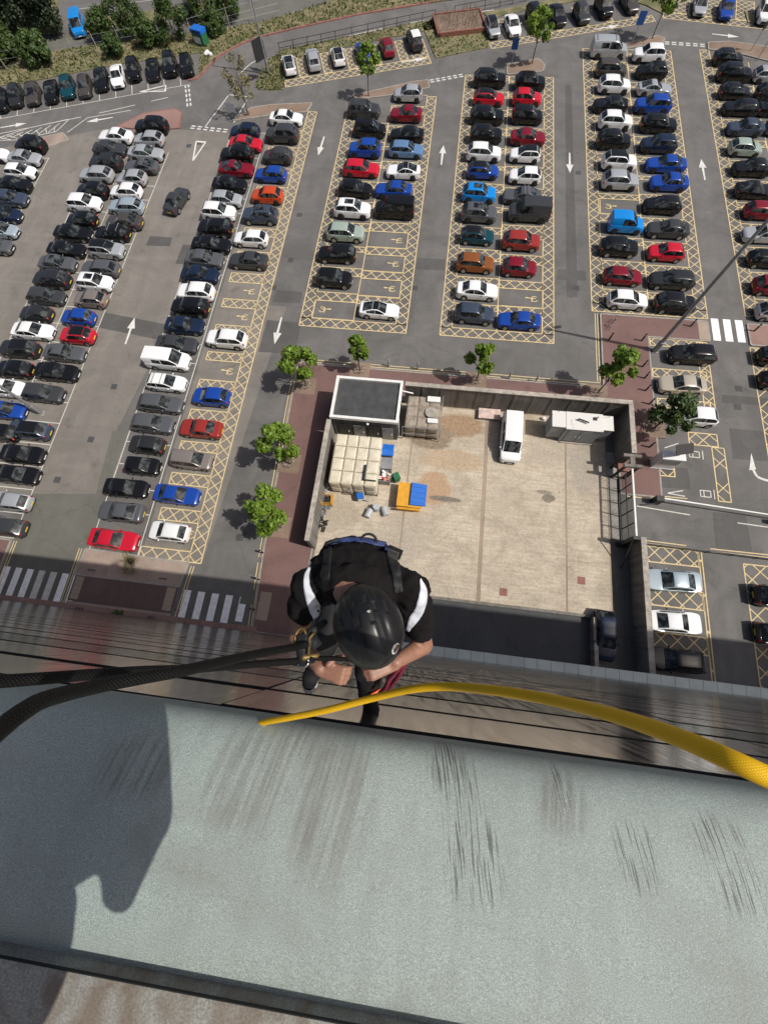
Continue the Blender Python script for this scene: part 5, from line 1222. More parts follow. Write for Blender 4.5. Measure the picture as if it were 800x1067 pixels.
# bollards
for i, (px, py, lab) in enumerate(((668, 355, 'black bollard beside the tall lamp post plinth'), (669, 382, 'black bollard on the kerb by the nose of the beige saloon'), (671, 394, 'black bollard on the kerb facing the beige saloon door'), (672, 407, 'black bollard between beige saloon and dense tree'), (676, 421, 'black bollard under the dense tree crown'), (676, 466, 'black bollard closest to the ticket machine'), (719, 340, 'black bollard on the buff paving at the short crossing'), (634, 354, 'black bollard beyond the bicycle'), (785, 345, 'black bollard on the far side of the short crossing'),
        (274, 576, 'dark bollard on the kerb by the broad tree'), (270, 604, 'dark bollard at the shadow edge of the kerb'), (265, 635, 'dark bollard on the buff tactile paving'), (405, 381, 'steel bollard behind the hut, next to the slim tree'), (435, 384, 'steel bollard behind the weathered tank'), (530, 394, 'steel bollard behind the yard van'), (558, 397, 'steel bollard behind the plant container'))):
    x, y = G(px, py, .11); r = tag(empty('bollard', (x, y, .11)), lab, 'bollard', 'bollards on the footway kerbs')
    m_ = M['darksteel'] if 'steel b' not in lab else M['galv']; w_ = .085
    b = MB(); b.tube([(0, 0, 0), (0, 0, .95), (0, 0, 1.0)], [w_, w_, w_ * .6], 10); b.build('post', m_, r); b = MB(); b.tube([(0, 0, .75), (0, 0, .82)], w_ + .006, 10); b.build('band', M['white_gloss'], r)
for i, (px, py) in enumerate(((96, 594), (170, 603), (83, 634), (158, 643))):
    x, y = G(px, py, .11); r = tag(empty('ground_light', (x, y, .11)), ['low light fitting on the gravel island, zebra end', 'low light fitting on the gravel island, white hatchback end', 'low light fitting on the narrow verge, wide zebra end', 'low light fitting on the narrow verge, footway end'][i], 'ground light')
    for k in (-.25, 0, .25): b = MB(); b.box(k - .07, k + .07, -.06, .06, 0, .14); b.build('housing', M['darksteel'], r); b = MB(); b.box(k - .04, k + .04, -.03, .03, .142, .16); b.build('lens', M['lamp'], r)
# bicycle at the footway corner
x, y = G(637, 339, .11); bk = tag(empty('bicycle', (x, y, .11), 1.15), 'grey bicycle standing at the head of the brown footway', 'bicycle')
for s in (-.5, .5):
    b = MB(); b.tube([(s + .33 * math.cos(t * .3927), 0, .34 + .33 * math.sin(t * .3927)) for t in range(17)], .022, 6, False); wv = b.build('wheel', M['galv'], bk)
    b = MB()
    for t in range(6): b.tube([(s, 0, .34), (s + .32 * math.cos(t * 1.047), 0, .34 + .32 * math.sin(t * 1.047))], .006, 4)
    b.build('spoke', M['galv'], wv)
b = MB(); b.tube([(-.5, 0, .34), (-.15, 0, .85), (.35, 0, .85), (-.05, 0, .32), (-.5, 0, .34)], .025, 6); b.tube([(-.05, 0, .32), (-.17, 0, .9)], .025, 6); b.tube([(.33, 0, .95), (.5, 0, .34)], .025, 6); b.build('frame', M['galv'], bk)
b = MB(); b.ball((-.18, 0, .95), (.13, .07, .04)); b.build('saddle', M['black_rubber'], bk); b = MB(); b.tube([(.33, -.27, 1.0), (.36, 0, .98), (.33, .27, 1.0)], .018, 6); b.build('handlebar', M['darksteel'], bk)
# ticket machine with its solar panel
tm = tag(empty('ticket_machine', (22.4, 18.9, .06), .0), 'white pay and display cabinet with a dark solar panel above', 'ticket machine')
b = MB(); b.box(-.95, .95, -.42, .42, .1, 1.9); b.build('cabinet', M['white_gloss'], tm); b = MB(); b.box(-.8, .8, -.445, -.425, .9, 1.7); b.build('screen_panel', M['galv'], tm); b = MB(); b.box(-1.0, 1.0, -.46, .46, 1.902, 1.98); b.build('cap', M['white_gloss'], tm)
b = MB(); b.box(-1.05, 1.05, -.5, .5, 0, .098); b.build('plinth', M['galv'], tm)
b = MB(); b.tube([(.2, .1, 1.98), (.2, .1, 3.0)], .06, 8); b.build('mast', M['darksteel'], tm); b = MB(); b.obox((.25, .1, 3.05), (.75, .45, .03), Euler((.5, 0, .25)).to_matrix()); b.build('solar_panel', M['roof_black'], tm)
# entry barrier
x0, y0 = G(683, 523); bar = tag(empty('entry_barrier', (x0, y0, 0)), 'white barrier arm lowered across the access road', 'barrier')
b = MB(); b.box(-.5, .15, -.28, .22, 0, 1.05); b.build('cabinet', M['darksteel'], bar)
b = MB(); b.add([(0, -.05, .9), (10.6, -.7, .92), (10.6, -.6, .92), (0, .08, .9), (0, -.05, 1.02), (10.6, -.7, 1.0), (10.6, -.6, 1.0), (0, .08, 1.02)], [(3, 2, 1, 0), (4, 5, 6, 7), (0, 1, 5, 4), (1, 2, 6, 5), (2, 3, 7, 6), (3, 0, 4, 7)]); b.build('arm', M['white_steel'], bar)
b = MB(); b.tube([(-1.4, -.5, .15), (0, -.2, .3)], .06, 6); b.build('stay', M['darksteel'], bar)
b = MB(); b.box(9.6, 10.9, -1.1, -.75, 0, .9); b.build('rest_post', M['darksteel'], bar)
# guard rail at the head of the ramp bays
def railing(name, label, pts, h, step, mat, n_rail=2):
    root = tag(empty(name, (pts[0][0], pts[0][1], 0)), label, 'railing'); o_ = Vector((pts[0][0], pts[0][1], 0))
    P_ = [Vector((p[0], p[1], 0)) for p in pts]
    me = MB().box(-.035, .035, -.035, .035, 0, h).mesh('post', M[mat])
    for a, c in zip(P_[:-1], P_[1:]):
        L = (c - a).length; n = max(1, round(L / step))
        for k in range(n + 1):
            o = link('post', me, root); o.location = a + (c - a) * (k / n) - o_
    for j in range(n_rail):
        z = h * (j + 1) / n_rail - .04; b = MB(); b.tube([p - o_ + Vector((0, 0, z)) for p in P_], .035, 6); b.build('rail', M[mat], root)
    return root
railing('guard_railing', 'low dark railing at the head of the ramp wall bays', [(19.6, 10.95), (31.5, 10.75)], .6, 2.0, 'darksteel')
railing('guard_railing', 'black railing behind the slanted bays by the access road', [G(292, 55), G(350, 43), G(400, 32), G(453, 21)], 1.1, 2.2, 'darksteel')
railing('guard_railing', 'black railing past the brick planter beside the road', [G(473, 17), G(520, 8), G(560, -1), G(620, -14)], 1.1, 2.2, 'darksteel')
# brick planter
pl = tag(empty('brick_planter', (*G(478, 27), 0), math.radians(14)), 'square raised brick planter with bare stems on the grass island', 'planter')
M['brick'] = plain('planter_brick', (0.24, 0.10, 0.07), 0.85, 0, 0.25, 4); M['stem'] = plain('bare_stems', (0.22, 0.18, 0.14), 0.9, 0, 0.25, 5)
hx_, hy_ = 3.3, 2.4
bm_ = MB().box(-.29, .29, -.12, .12, 0, .19).mesh('brick', M['brick'])
for row in range(3):
    for k in range(11):
        for s in (-1, 1):
            o = link('brick', bm_, pl); o.location = (-hx_ + .3 + k * .6 + (.15 if row % 2 else 0), s * hy_, row * .2 + rnd.uniform(0, .004))
    for k in range(8):
        for s in (-1, 1):
            o = link('brick', bm_, pl); o.location = (s * (hx_ + .15), -hy_ + .3 + k * .6, row * .2 + rnd.uniform(0, .004)); o.rotation_euler = (0, 0, math.pi / 2)
b = MB(); b.box(-hx_ + .1, hx_ - .1, -hy_ + .14, hy_ - .14, 0, .45); b.build('soil', M['mulch'], pl)
b = MB(); r_ = random.Random(5)
for k in range(120):
    x, y = r_.uniform(-3, 3), r_.uniform(-2, 2); b.tube([(x, y, .45), (x + r_.gauss(0, .3), y + r_.gauss(0, .3), .45 + r_.uniform(.4, 1.1))], .025, 3)
o = b.build('stems', M['stem'], pl); o['kind'] = 'stuff'
# recycling bank
rb_ = tag(empty('recycling_bank', (*G(211, 46), 0), -.35), 'blue and green recycling bank on the verge', 'recycling bank')
b = MB(); b.box(-.9, .9, -.6, .6, .05, 1.3); b.build('body', M['bin_green'], rb_); b = MB(); b.box(-.95, .95, -.65, .65, 1.302, 1.75); b.build('lid', M['bin_blue'], rb_); b = MB(); b.box(-.6, .6, -.67, -.655, 1.4, 1.6); b.build('slot', M['darksteel'], rb_); b = MB(); b.box(-.7, .5, -.64, -.605, .3, 1.0); b.build('notice', M['white_gloss'], rb_)
x, y = G(218, 58); b = MB(); r_ = random.Random(8)
for k in range(5): b.ball((x + r_.uniform(-.4, .4), y + r_.uniform(-.4, .4), .25), (.3, .25, .22), None, 8, 6)
tag(b.build('rubbish_bags', M['paper']), 'pale rubbish bags dumped by the recycling bank', 'rubbish')
# leaning mesh fence behind the roadside row
fpts = [(-75, 70.2), (-63, 74.2), (-50, 79.0), (-40, 82.2), (-35, 85.0), (-28, 88.5)]
fc = tag(empty('mesh_fence', (-75, 70.2, 0)), 'thin wire fence on slanting concrete posts behind the roadside row', 'fence')
pm2 = MB().tube([(0, 0, 0), (0, 0, 2.2), (0.12, -.35, 2.6)], .055, 6).mesh('post', M['coping'])
for a, c in zip(fpts[:-1], fpts[1:]):
    a_, c_ = Vector((*a, 0)), Vector((*c, 0)); n = max(1, round((c_ - a_).length / 3.2))
    for k in range(n): o = link('post', pm2, fc); o.location = a_ + (c_ - a_) * k / n - Vector((-75, 70.2, 0)); o.rotation_euler = (rnd.uniform(-.05, .05), rnd.uniform(-.05, .05), 0)
    for z in (.5, 1.2, 2.0): b = MB(); b.tube([a_ + Vector((75, -70.2, z)), c_ + Vector((75, -70.2, z))], .012, 4); b.build('wire', M['galv'], fc)
lines('bay_line', [((-58 + 2.6 * i, 92.5 + .6 * i), (-59.5 + 2.6 * i, 97.5 + .6 * i)) for i in range(8)] + [((-62, 88.5), (-38, 94.5))], .1, 'line_paint')

# ------------------------------------------------------------------ ropes
def ropemat(name, col, col2, scale, spec=0.3, bs=.8):
    n = N(name); uv = n.t.nodes.new('ShaderNodeUVMap').outputs[0]
    def wv(ang):
        m = n.t.nodes.new('ShaderNodeMapping'); m.inputs['Rotation'].default_value = (0, 0, ang); n.L(uv, m.inputs[0])
        w = n.t.nodes.new('ShaderNodeTexWave'); w.inputs['Scale'].default_value = scale; w.inputs['Distortion'].default_value = 0; n.L(m.outputs[0], w.inputs[0]); return w.outputs[1]
    k = n.mth('MULTIPLY', wv(.785), wv(-.785))
    c = n.mix(n.ramp(k, .25, .8), col, col2); n.bump(k, bs, .004)
    return n.done(c, .6, spec=spec)
M['rope_black'] = ropemat('black_braided_sleeve', (0.004, 0.004, 0.004), (0.016, 0.016, 0.017), 1.0, .15, .5)
M['rope_yellow'] = ropemat('yellow_braided_sleeve', (0.80, 0.45, 0.006), (0.95, 0.60, 0.02), 2.4, .3, .18)
M['cord_pink'] = ropemat('pink_cord', (0.25, 0.02, 0.05), (0.55, 0.08, 0.14), 2.0)
def rope(name, label, pts, r, mat, seg=14, n=12, cat='rope', parent=None):
    P_ = catmull(pts, n); b = MB(); b.tube(P_, r, seg, True); me = b.mesh(name, mat, True)
    uv = me.uv_layers.new(name='UVMap'); ln = [0]
    for a, c in zip(P_[:-1], P_[1:]): ln.append(ln[-1] + (c - a).length)
    for p in me.polygons:
        ks = [me.loops[l].vertex_index % seg for l in p.loop_indices]; wrap = len(ks) == 4 and max(ks) - min(ks) > seg / 2
        for l in p.loop_indices:
            vi = me.loops[l].vertex_index; i, k = vi // seg, vi % seg
            if wrap and k == 0: k = seg
            uv.data[l].uv = (k / seg * 4.0, ln[min(i, len(ln) - 1)] / (2 * math.pi * r) * 4.0)
    o = link(name, me, parent)
    return tag(o, label, cat) if label else o
rope('abseil_rope', 'black braided rope sweeping over the ledge, lower of two to the climber', [W(-80, 830, .40), W(-35, 790, .47), W(0, 760, .54), W(25, 741, .59), W(50, 728, .65), W(100, 715.5, .77), W(150, 706, .86), W(195, 698, .96), W(240, 687.5, 1.12), W(275, 680, 1.3), W(308, 674, 1.52), W(320, 671, 1.57)], .0125, M['rope_black'])
rope('abseil_rope', 'straighter black braided rope, upper of two running to the climber', [W(-120, 716, .6), W(0, 710, .77), W(50, 706.5, .85), W(100, 702.5, .95), W(150, 699, 1.06), W(200, 697, 1.2), W(240, 694, 1.33), W(280, 691, 1.48), W(322, 688, 1.64)], .0120, M['rope_black'])
rope('safety_line', 'bright yellow sleeved rope running past the climber along the roof edge', [W(900, 852, .60), W(850, 832, .58), W(798, 809, .575), W(750, 787, .60), W(700, 766, .68), W(650, 748.5, .80), W(600, 735, .95), W(560, 726.5, 1.08), W(520, 720, 1.2), W(470, 715.5, 1.4), W(430, 718, 1.52), W(390, 727, 1.65), W(340, 740, 1.78), W(300, 748, 1.9), W(276, 752.5, 2.0), W(262, 757, 2.08), W(250, 765, 2.2)], .0130, M['rope_yellow'])

# ------------------------------------------------------------------ people
def skinmat():
    n = N('skin'); c = n.mix(n.ramp(n.noise(40, 4), .3, .7), (0.235, 0.115, 0.075), (0.32, 0.165, 0.11)); n.bump(n.noise(260, 3), .12, .002)
    n.b.inputs['Subsurface Weight'].default_value = .08; n.b.inputs['Subsurface Radius'].default_value = (.02, .008, .004); return n.done(c, .5)
M['skin'] = skinmat()
M['shirt'] = plain('black_shirt', (0.0075, 0.0062, 0.0062), .95, 0, .3, 9, bump=.25, spec=.2); M['trousers'] = plain('black_trousers', (0.008, 0.008, 0.009), .8, 0, .2, 8); M['reflective'] = plain('pale_reflective_cloth', (0.56, 0.58, 0.63), .6, 0, .08, 20)
def helmetmat():
    n = N('helmet_shell'); r = n.ramp(n.noise(30, 4), .35, .7, .28, .42); return n.done((0.009, 0.009, 0.0095), r, spec=.4)
M['helmet'] = helmetmat(); M['sole'] = plain('white_sole', (0.6, 0.6, 0.6), .6, 0, .05); M['webbing'] = plain('black_webbing', (0.007, 0.007, 0.008), .7, 0, .1); M['webbing_blue'] = plain('blue_webbing', (0.035, 0.055, 0.16), .7, 0, .1)
M['brass'] = plain('gold_anodised', (0.16, 0.105, 0.03), .5, .5, .2, 30); M['steel'] = plain('bare_steel', (0.3, 0.3, 0.3), .25, .9, .03)
def organic(name, b, mat, parent, voxel, smooth=6, disp=0.0, dscale=.05):
    """fuse overlapping forms into one continuous skin"""
    me = b.mesh(name, mat); o = bpy.data.objects.new(name, me); COL.objects.link(o)
    m = o.modifiers.new('r', 'REMESH'); m.mode = 'VOXEL'; m.voxel_size = voxel; m.use_smooth_shade = True
    m = o.modifiers.new('s', 'SMOOTH'); m.iterations = smooth; m.factor = .6
    if disp:
        t = bpy.data.textures.new(name + '_folds', 'CLOUDS'); t.noise_scale = dscale; t.noise_depth = 2
        m = o.modifiers.new('d', 'DISPLACE'); m.texture = t; m.strength = disp; m.mid_level = .5; m.texture_coords = 'LOCAL'
    dg = bpy.context.evaluated_depsgraph_get(); me2 = bpy.data.meshes.new_from_object(o.evaluated_get(dg)); me2.name = name
    bpy.data.objects.remove(o); bpy.data.meshes.remove(me)
    me2.materials.clear(); me2.materials.append(mat); me2.polygons.foreach_set('use_smooth', [True] * len(me2.polygons))
    ob = link(name, me2, parent)
    return ob
def hand(b, wrist, palm, tipdir, thumbdir, L=.19, curl=.7, side=1):
    """palm with five bent fingers; palm = palm centre, tipdir = where the fingers point, thumbdir = thumb side"""
    wrist = Vector(wrist); palm = Vector(palm); u = Vector(tipdir).normalized(); t = Vector(thumbdir); t = (t - u * t.dot(u)).normalized(); nrm = u.cross(t).normalized() * side
    for s in (-.028, -.01, .01, .028): b.capsule(wrist + t * s * .6, palm + u * .04 + t * s, .017, .0135, 8)
    for k, (off, ln) in enumerate(((.031, .072), (.011, .080), (-.010, .074), (-.030, .058))):
        p0 = palm + u * .04 + t * off; p1 = p0 + (u * .75 + nrm * .55 * curl) * ln * .5; p2 = p1 + (u * .15 + nrm * curl) .normalized() * ln * .33; p3 = p2 + (-u * .4 + nrm * .8 * curl).normalized() * ln * .24
        b.capsule(p0, p1, .0095, .009, 8); b.capsule(p1, p2, .009, .008, 8); b.capsule(p2, p3, .008, .007, 8)
    q0 = palm - u * .025 + t * .03; q1 = q0 + (t * .8 + u * .6 + nrm * .2).normalized() * .045; q2 = q1 + (u * .9 + nrm * .6).normalized() * .04
    b.capsule(q0, q1, .0135, .0105, 8); b.capsule(q1, q2, .0105, .0085, 8)

climber = empty('person', W(384, 735, 2.95)); tag(climber, 'person in black helmet, black shirt and harness hanging on ropes against the tower', 'person')
CI = Matrix.Translation(-Vector(climber.location))
def cpart(o): o.matrix_parent_inverse = CI; return o
head = W(383, 650, 1.50); neck = W(369, 620, 1.60)
shL, shR = W(322, 612, 1.70), W(428, 614, 1.70)
elL, elR = W(310, 664, 1.92), W(441, 672, 1.96)
wrL, wrR = W(333, 696, 1.80), W(412, 690, 1.82)
hip = W(380, 618, 2.30); hipL = W(352, 625, 2.32); hipR = W(402, 628, 2.32)
knL, knR = W(337, 672, 2.35), W(385, 698, 2.30)
anL, anR = W(328, 690, 2.60), W(384, 721, 2.72)
# body: head, neck, arms and hands in one skin
b = MB()
hd = (W(396, 690, 1.56) - head).normalized()
b.ball(head, (.078, .078, .095), None, 16, 12)
face = head + hd * .075 + Vector((0, 0, -.09))
b.ball(head + hd * .03 + Vector((0, 0, -.06)), (.066, .07, .09), None, 14, 10)
b.ball(face + hd * .012 + Vector((0, 0, -.01)), (.016, .022, .022), None, 8, 6)            # nose
for s in (-1, 1): b.ball(head + Vector((s * .082, -.0 * s, -.055)) + Vector((0, .012, 0)), (.014, .022, .033), None, 8, 6)   # ears
b.ball(W(355, 627, 1.575), (.014, .018, .026), None, 8, 6)
b.capsule(head + Vector((0, .03, -.05)), neck + Vector((0, 0, -.03)), .058, .066); b.capsule(head + Vector((-.02, .04, -.03)), W(360, 611, 1.60), .062, .060)
b.capsule(neck + Vector((0, 0, -.06)), (shL + shR) / 2 + Vector((0, 0, -.1)), .08, .13)
for (s, e, w) in ((shL, elL, wrL), (shR, elR, wrR)):
    b.capsule(s, e, .052, .043); b.capsule(e, w, .044, .028)
hl, hr = W(346, 702, 1.77), W(396, 697, 1.79)
hand(b, wrL, hl, W(366, 706, 1.79) - hl, Vector((0, 1, .25)), curl=.62, side=-1)
hand(b, wrR, hr, W(370, 704, 1.80) - hr, Vector((0, 1, .25)), curl=.62, side=1)
cpart(organic('body', b, M['skin'], climber, .0055, 4))
# shirt
b = MB(); spine = [W(371, 610, 1.66), W(371, 596, 1.76), W(373, 586, 1.90), W(376, 590, 2.06), W(380, 606, 2.26)]
xa = Vector((1, .03, 0)).normalized()
for p, rw, rd in zip(spine, (.165, .20, .19, .175, .17), (.09, .115, .12, .115, .12)): b.ball(p, (rw, rd, .13), None, 18, 12)
for (s, e) in ((shL, elL), (shR, elR)):
    m_ = s.lerp(e, .40 if s is shL else .62); b.capsule(s, m_, .073, .072, 14); b.ball(s, .080, None, 14, 10); b.capsule(s, spine[1], .075, .1)
b.capsule(neck + Vector((0, .02, -.085)), spine[1], .066, .12)
shirt = cpart(organic('shirt', b, M['shirt'], climber, .009, 4, .034, .055))
# trousers
b = MB(); b.ball(hip, (.17, .13, .13), None, 16, 10)
for (h_, k_, a_) in ((hipL, knL, anL), (hipR, knR, anR)): b.capsule(h_, k_, .095, .078); b.capsule(k_, a_, .078, .062); b.ball(a_, .064)
cpart(organic('trousers', b, M['trousers'], climber, .011, 4, .02, .06))
# shoes
for k, (a_, tipv) in enumerate(((anL, W(323, 709, 2.70)), (anR, W(387, 742, 2.88)))):
    sh = empty('shoe', a_); sh.parent = climber; sh.matrix_parent_inverse = CI
    dv = (tipv - a_); dv = dv.normalized(); SI = Matrix.Translation(-Vector(a_))
    b = MB(); b.capsule(a_ + Vector((0, 0, -.01)), a_ + Vector((0, 0, -.06)) , .05, .05); b.capsule(a_ + Vector((0, 0, -.05)) - dv * .03, tipv + dv * .02, .056, .046); b.ball(tipv - dv * .03, (.056, .056, .045))
    o = organic('upper', b, M['trousers'], sh, .009, 4); o.matrix_parent_inverse = Matrix.Translation(-Vector(a_))
    b = MB(); dn = Vector((0, -.55, -.8)).normalized(); b.capsule(a_ + Vector((0, 0, -.06)) + dn * .038 - dv * .04, tipv + dn * .036 + dv * .026, .040, .044); o = organic('sole', b, M['sole'], sh, .009, 3); o.matrix_parent_inverse = Matrix.Translation(-Vector(a_))
# helmet: shell with brim, vents, crown panel, strap buckle and sticker
hz = (Vector((0, 0.02, 1)) + Vector((-.08, .16, 0))).normalized(); hy = hd - hz * hd.dot(hz); hy.normalize(); hxv = hy.cross(hz)
HM = Matrix((hxv, hy, hz)).transposed()
hc_ = head + HM @ Vector((0, 0.0, -.015))
b = MB(); nu, nv = 144, 64
VENTS = [(.16, -.34, .07, .10), (.36, -.16, .07, .12), (.66, -.10, .05, .16), (.20, .08, .085, .13)]
def hrad(ph, th):
    x_, y_, z_ = math.cos(ph) * math.cos(th), math.cos(ph) * math.sin(th), math.sin(ph)
    k = 1.0
    ridge = (1 / (1 + math.exp((abs(x_) - .26) * 40))) * max(0, z_) ** .5 * .05                                  # raised crown band
    for sx in (-1, 1): ridge -= .045 * math.exp(-((x_ - sx * .50) / .08) ** 2) * max(0, z_ - .1)   # side channels
    for (vx, vy, hw, hh_) in VENTS:
        for sx in (-1, 1):
            u, v = abs(x_ - sx * vx) / hw, abs(y_ - vy) / hh_
            q = max(u, v); ridge -= .036 * min(1, max(0, (1.15 - q) / .4)) * (z_ > 0)
    k += ridge
    return Vector((x_ * .122 * k, y_ * .146 * k, z_ * .128 * k))
for j in range(nv + 1):
    ph = -.32 + (math.pi / 2 + .32) * j / nv
    for i in range(nu): b.v.append(tuple(hc_ + HM @ hrad(ph, 2 * math.pi * i / nu)))
for j in range(nv):
    for i in range(nu):
        a = j * nu + i; c = j * nu + (i + 1) % nu
        if True:
            ph = -.32 + (math.pi / 2 + .32) * (j + .5) / nv; th = 2 * math.pi * (i + .5) / nu; x_, y_, z_ = math.cos(ph) * math.cos(th), math.cos(ph) * math.sin(th), math.sin(ph)
            b.f.append((a, c, c + nu, a + nu)); b.mi.append(1 if z_ > 0 and any(abs(x_ - sx * q[0]) < q[2] * .72 and abs(y_ - q[1]) < q[3] * .72 for q in VENTS for sx in (-1, 1)) else 0)
hel = b.build('helmet', [M['helmet'], M['webbing']], climber, True); hel.matrix_parent_inverse = CI
m_ = hel.modifiers.new('t', 'SOLIDIFY'); m_.thickness = .006; m_.offset = -1
def hpatch(name, pts, mat, off, thick):
    """raised or sunk plate following the shell; pts are (azimuth, elevation) in degrees"""
    vs_ = []
    for (az, el) in pts: d_ = hrad(math.radians(el), math.radians(az)); vs_.append(hc_ + HM @ (d_ * (1 + off)))
    cen = sum(vs_, Vector()) / len(vs_); dirc = (cen - hc_).normalized(); n = len(vs_); b = MB()
    b.add(vs_ + [cen + dirc * .004] + [v - dirc * thick for v in vs_], [(i, (i + 1) % n, n) for i in range(n)] + [(i, n + 1 + i, n + 1 + (i + 1) % n, (i + 1) % n) for i in range(n)])
    o = b.build(name, mat, hel, False)
    return o
hpatch('sticker', [(125 + 9 * math.cos(t * .5236), 16 + 9 * math.sin(t * .5236)) for t in range(12)], M['reflective'], .012, .006)
hpatch('sticker_band', [(119, 13), (133, 13), (131, 20), (119, 20)], M['brass'], .035, .006)
b = MB(); b.tube([hc_ + HM @ (hrad(-.30, 2 * math.pi * i / 36) * 1.015) for i in range(37)], .006, 6, False); b.build('brim', M['joint'], hel, True)
b = MB(); b.tube([hc_ + HM @ Vector((-.11, -.03, -.05)), hc_ + HM @ Vector((-.095, .0, -.13)), hc_ + HM @ Vector((-.03, .06, -.18))], .008, 6); b.build('chin_strap', M['webbing'], hel)
# white side panels of the shirt and the harness webbing, laid on the cloth
dg = bpy.context.evaluated_depsgraph_get()
bv = BVHTree.FromPolygons([v.co.copy() for v in shirt.data.vertices], [tuple(p.vertices) for p in shirt.data.polygons])
CAMP = Vector((0, 0, H))
def onshirt(px, py, lift):
    d_ = Vector(ray(px, py)).normalized(); hit = bv.ray_cast(CAMP, d_)
    if hit[0] is None: hit = bv.find_nearest(W(px, py, 1.75))
    nrm = hit[1] if hit[1].z > 0 else -hit[1]
    return hit[0] + nrm * lift
def band(name, left, right, mat, lift=.004, n=14, cols=5):
    """cloth strip between two pixel curves, resting on the shirt"""
    L_ = catmull([Vector((p[0], p[1], 0)) for p in left], n); R_ = catmull([Vector((p[0], p[1], 0)) for p in right], n); b = MB()
    for a, c in zip(L_, R_):
        for k in range(cols): p = a.lerp(c, k / (cols - 1)); b.v.append(tuple(onshirt(p.x, p.y, lift)))
    for i in range(len(L_) - 1):
        for k in range(cols - 1): q = i * cols + k; b.f.append((q, q + 1, q + 1 + cols, q + cols)); b.mi.append(0)
    o = b.build(name, mat, climber, True); o.matrix_parent_inverse = CI
    m_ = o.modifiers.new('t', 'SOLIDIFY'); m_.thickness = .003; m_.offset = 1; return o
band('white_panel', [(325, 585), (317, 600), (317, 615), (321, 632), (327, 646)], [(325, 586), (322, 600), (324, 613), (332, 628), (341, 642)], M['reflective'])
band('white_panel', [(437, 604), (437, 616), (433, 632), (426, 644), (423, 656)], [(438, 603), (444, 614), (444, 626), (439, 641), (426, 658)], M['reflective'])
band('shoulder_strap', [(400, 571), (404, 585), (408, 600), (410, 618)], [(410, 570), (415, 585), (418, 600), (420, 616)], M['webbing'], .006)
band('shoulder_strap', [(338, 573), (336, 588), (335, 605)], [(346, 570), (345, 587), (344, 604)], M['webbing'], .006)
band('waist_belt', [(340, 566), (360, 562), (385, 563), (410, 570)], [(341, 571), (361, 567), (385, 568), (409, 575)], M['webbing_blue'], .010)
b = MB(); c = onshirt(408, 582, .018); b.obox(c, (.022, .016, .006), Euler((.5, 0, -.3)).to_matrix()); cpart(b.build('buckle', M['steel'], climber))
b = MB(); c = onshirt(408, 576, .014); b.obox(c, (.035, .022, .010), Euler((.5, 0, -.3)).to_matrix()); cpart(b.build('strap_pad', M['webbing'], climber))
b = MB(); c = onshirt(384, 566, .012); b.tube([c + Vector((.035 * math.cos(t), .03 * math.sin(t) , .01 * math.sin(t))) for t in [i * .3927 for i in range(17)]], .006, 6); cpart(b.build('gear_loop', M['webbing'], climber))
for (px, py) in ((344, 562), (352, 565)): b = MB(); c = onshirt(px, py, .014); b.capsule(c, c + Vector((-.04, -.03, .02)), .011, .009); cpart(b.build('strap_end', M['webbing'], climber))
# descender and karabiners at the climber's chest
c = W(318, 676, 1.60); dsc = empty('descender', c); tag(dsc, 'gold and black rope descender where the black ropes meet the climber', 'descender')
DI = Matrix.Translation(-c)
def dpart(b, n, m, s=True): o = b.build(n, m, dsc, s); o.matrix_parent_inverse = DI; return o
b = MB(); b.obox(c, (.030, .055, .012), Euler((.3, .5, .35)).to_matrix()); b.ball(c + Vector((.0, .03, .01)), (.032, .032, .02)); dpart(b, 'cam_plate', M['webbing'])
b = MB(); b.tube([c + Vector((-.02 + .02 * math.cos(t * .4), .035 + .034 * math.sin(t * .4), .02)) for t in range(17)], .0055, 6); b.tube([c + Vector((.02, -.02, .02)), c + Vector((.015, .04, .03)), c + Vector((.03, .06, .03))], .006, 6); dpart(b, 'karabiner', M['brass'])
b = MB(); b.tube([c + Vector((.02 * math.cos(t * .4), -.045 + .02 * math.sin(t * .4), 0)) for t in range(17)], .005, 6); dpart(b, 'ring', M['steel'])
b = MB(); b.capsule(c + Vector((0, -.03, 0)), c + Vector((.04, -.02, -.02)), .014, .011); dpart(b, 'handle', M['brass']); b = MB(); b.obox(c + Vector((.02, .03, -.01)), (.022, .03, .014), Euler((.2, .3, .8)).to_matrix()); b.capsule(c + Vector((.01, .06, 0)), c + Vector((.05, .10, -.02)), .018, .014); dpart(b, 'rope_clamp', M['webbing'])
rope('short_lanyard', 'short black strap from descender across to the climber hands', [W(322, 686, 1.6), W(340, 686, 1.66), W(362, 687, 1.74)], .009, M['rope_black'], 8, 6, 'strap')
rope('cow_tail', 'red and pink cord hanging beside the climber knee', [W(420, 690, 1.86), W(412, 700, 1.95), W(406, 706, 2.05), W(402, 716, 2.2), W(396, 722, 2.3)], .012, M['cord_pink'], 8, 8, 'cord')
rope('cow_tail', 'dark red doubled cord below the climber right arm', [W(424, 688, 1.9), W(416, 703, 2.0), W(409, 712, 2.15), W(404, 720, 2.3)], .010, M['cord_pink'], 8, 8, 'cord')
M['orange'] = plain('orange_tape', (0.75, 0.10, 0.02), .6, 0, .05)
b = MB(); c = W(392, 722, 2.42); b.obox(c, (.03, .012, .008), Euler((.4, .2, .6)).to_matrix()); b.obox(c + Vector((.01, -.025, -.01)), (.025, .008, .006), Euler((.4, .2, .5)).to_matrix()); tag(b.build('tape_tag', M['orange']), 'orange tape tag by the climber shoe', 'tag')

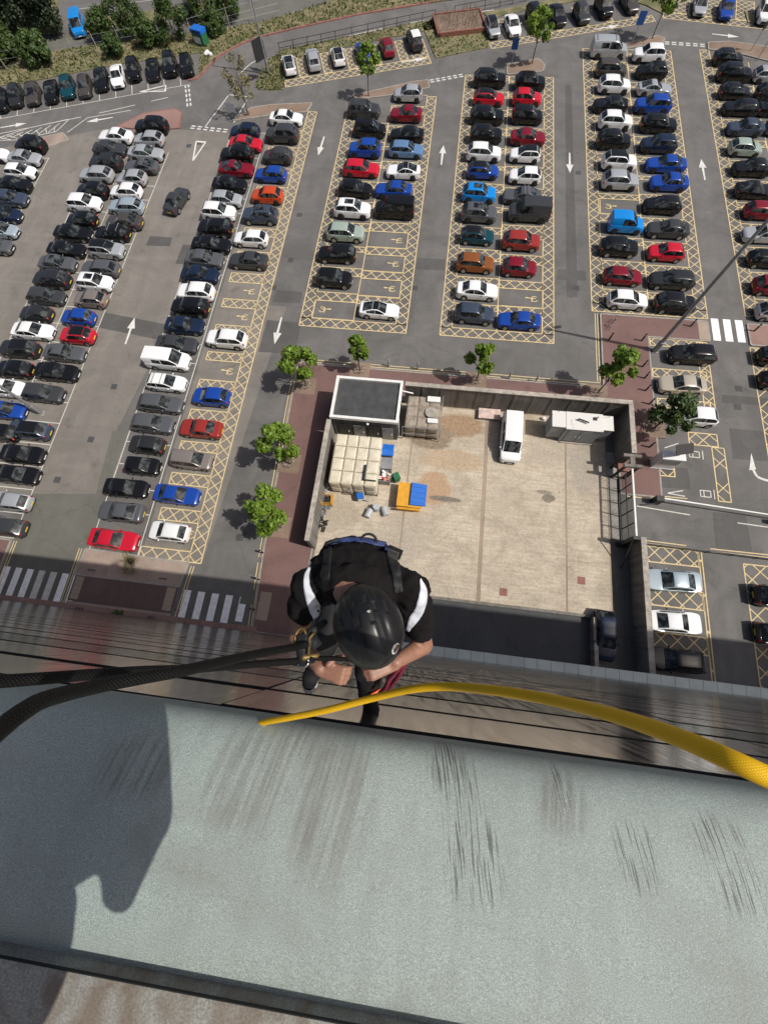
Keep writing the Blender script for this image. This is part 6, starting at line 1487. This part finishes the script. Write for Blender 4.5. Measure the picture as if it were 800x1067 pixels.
# the photographer on the roof, out of the frame, leaning over the edge: casts the shadow on the ledge
ph = empty('person', (.05, -1.75, H - 1.75)); tag(ph, 'person leaning over the roof edge beside the climber', 'person')
PI_ = Matrix.Translation(-Vector(ph.location))
b = MB(); Z = H - 1.75
hipP = Vector((-.56, -1.62, Z + .98)); chest = Vector((-.30, -.98, Z + 1.30)); headP = Vector((-.16, -.56, Z + 1.50))
b.ball(headP, (.10, .12, .13)); b.capsule(headP, chest, .07, .10); b.ball(chest, (.31, .25, .17)); b.ball(chest.lerp(hipP, .5), (.25, .30, .17)); b.ball(hipP, (.22, .18, .17)); b.capsule(chest, hipP, .17, .16)
for s in (-1, 1):
    sh_ = chest + Vector((s * .25, .14, .02)); el_ = Vector((-.74, -.58, Z + 1.22)) if s < 0 else Vector((-.02, -1.10, Z + 1.16)); wr_ = Vector((s * .07 - .02, -.36, Z + 1.66))
    b.capsule(sh_, el_, .085, .055); b.capsule(el_, wr_, .055, .035); hand(b, wr_, wr_ + Vector((0, .06, .02)), Vector((0, .8, .4)), Vector((-s, .2, .2)), curl=.4)
    hp_ = hipP + Vector((s * .10, 0, 0)); kn_ = Vector((s * .14 - .25, -1.66, Z + .50)); an_ = Vector((s * .15 - .2, -1.84, Z + .08)); b.capsule(hp_, kn_, .10, .07); b.capsule(kn_, an_, .068, .05); b.capsule(an_ + Vector((0, -.03, -.04)), an_ + Vector((0, .17, -.045)), .045, .036)
b.capsule(Vector((-.02, -1.15, Z + 1.16)), Vector((-.03, -.90, Z + 1.18)), .055, .135); b.capsule(Vector((-.03, -.90, Z + 1.18)), Vector((-.08, -.60, Z + 1.22)), .135, .12); b.capsule(Vector((-.12, -.62, Z + 1.25)), Vector((-.62, -.58, Z + 1.3)), .16, .14); pass
b.capsule(chest + Vector((-.2, .1, 0)), Vector((-.55, -.60, Z + 1.35)), .16, .12); b.capsule(headP, Vector((-.45, -.62, Z + 1.4)), .1, .1)
o = organic('body', b, M['shirt'], ph, .014, 4); o.matrix_parent_inverse = PI_
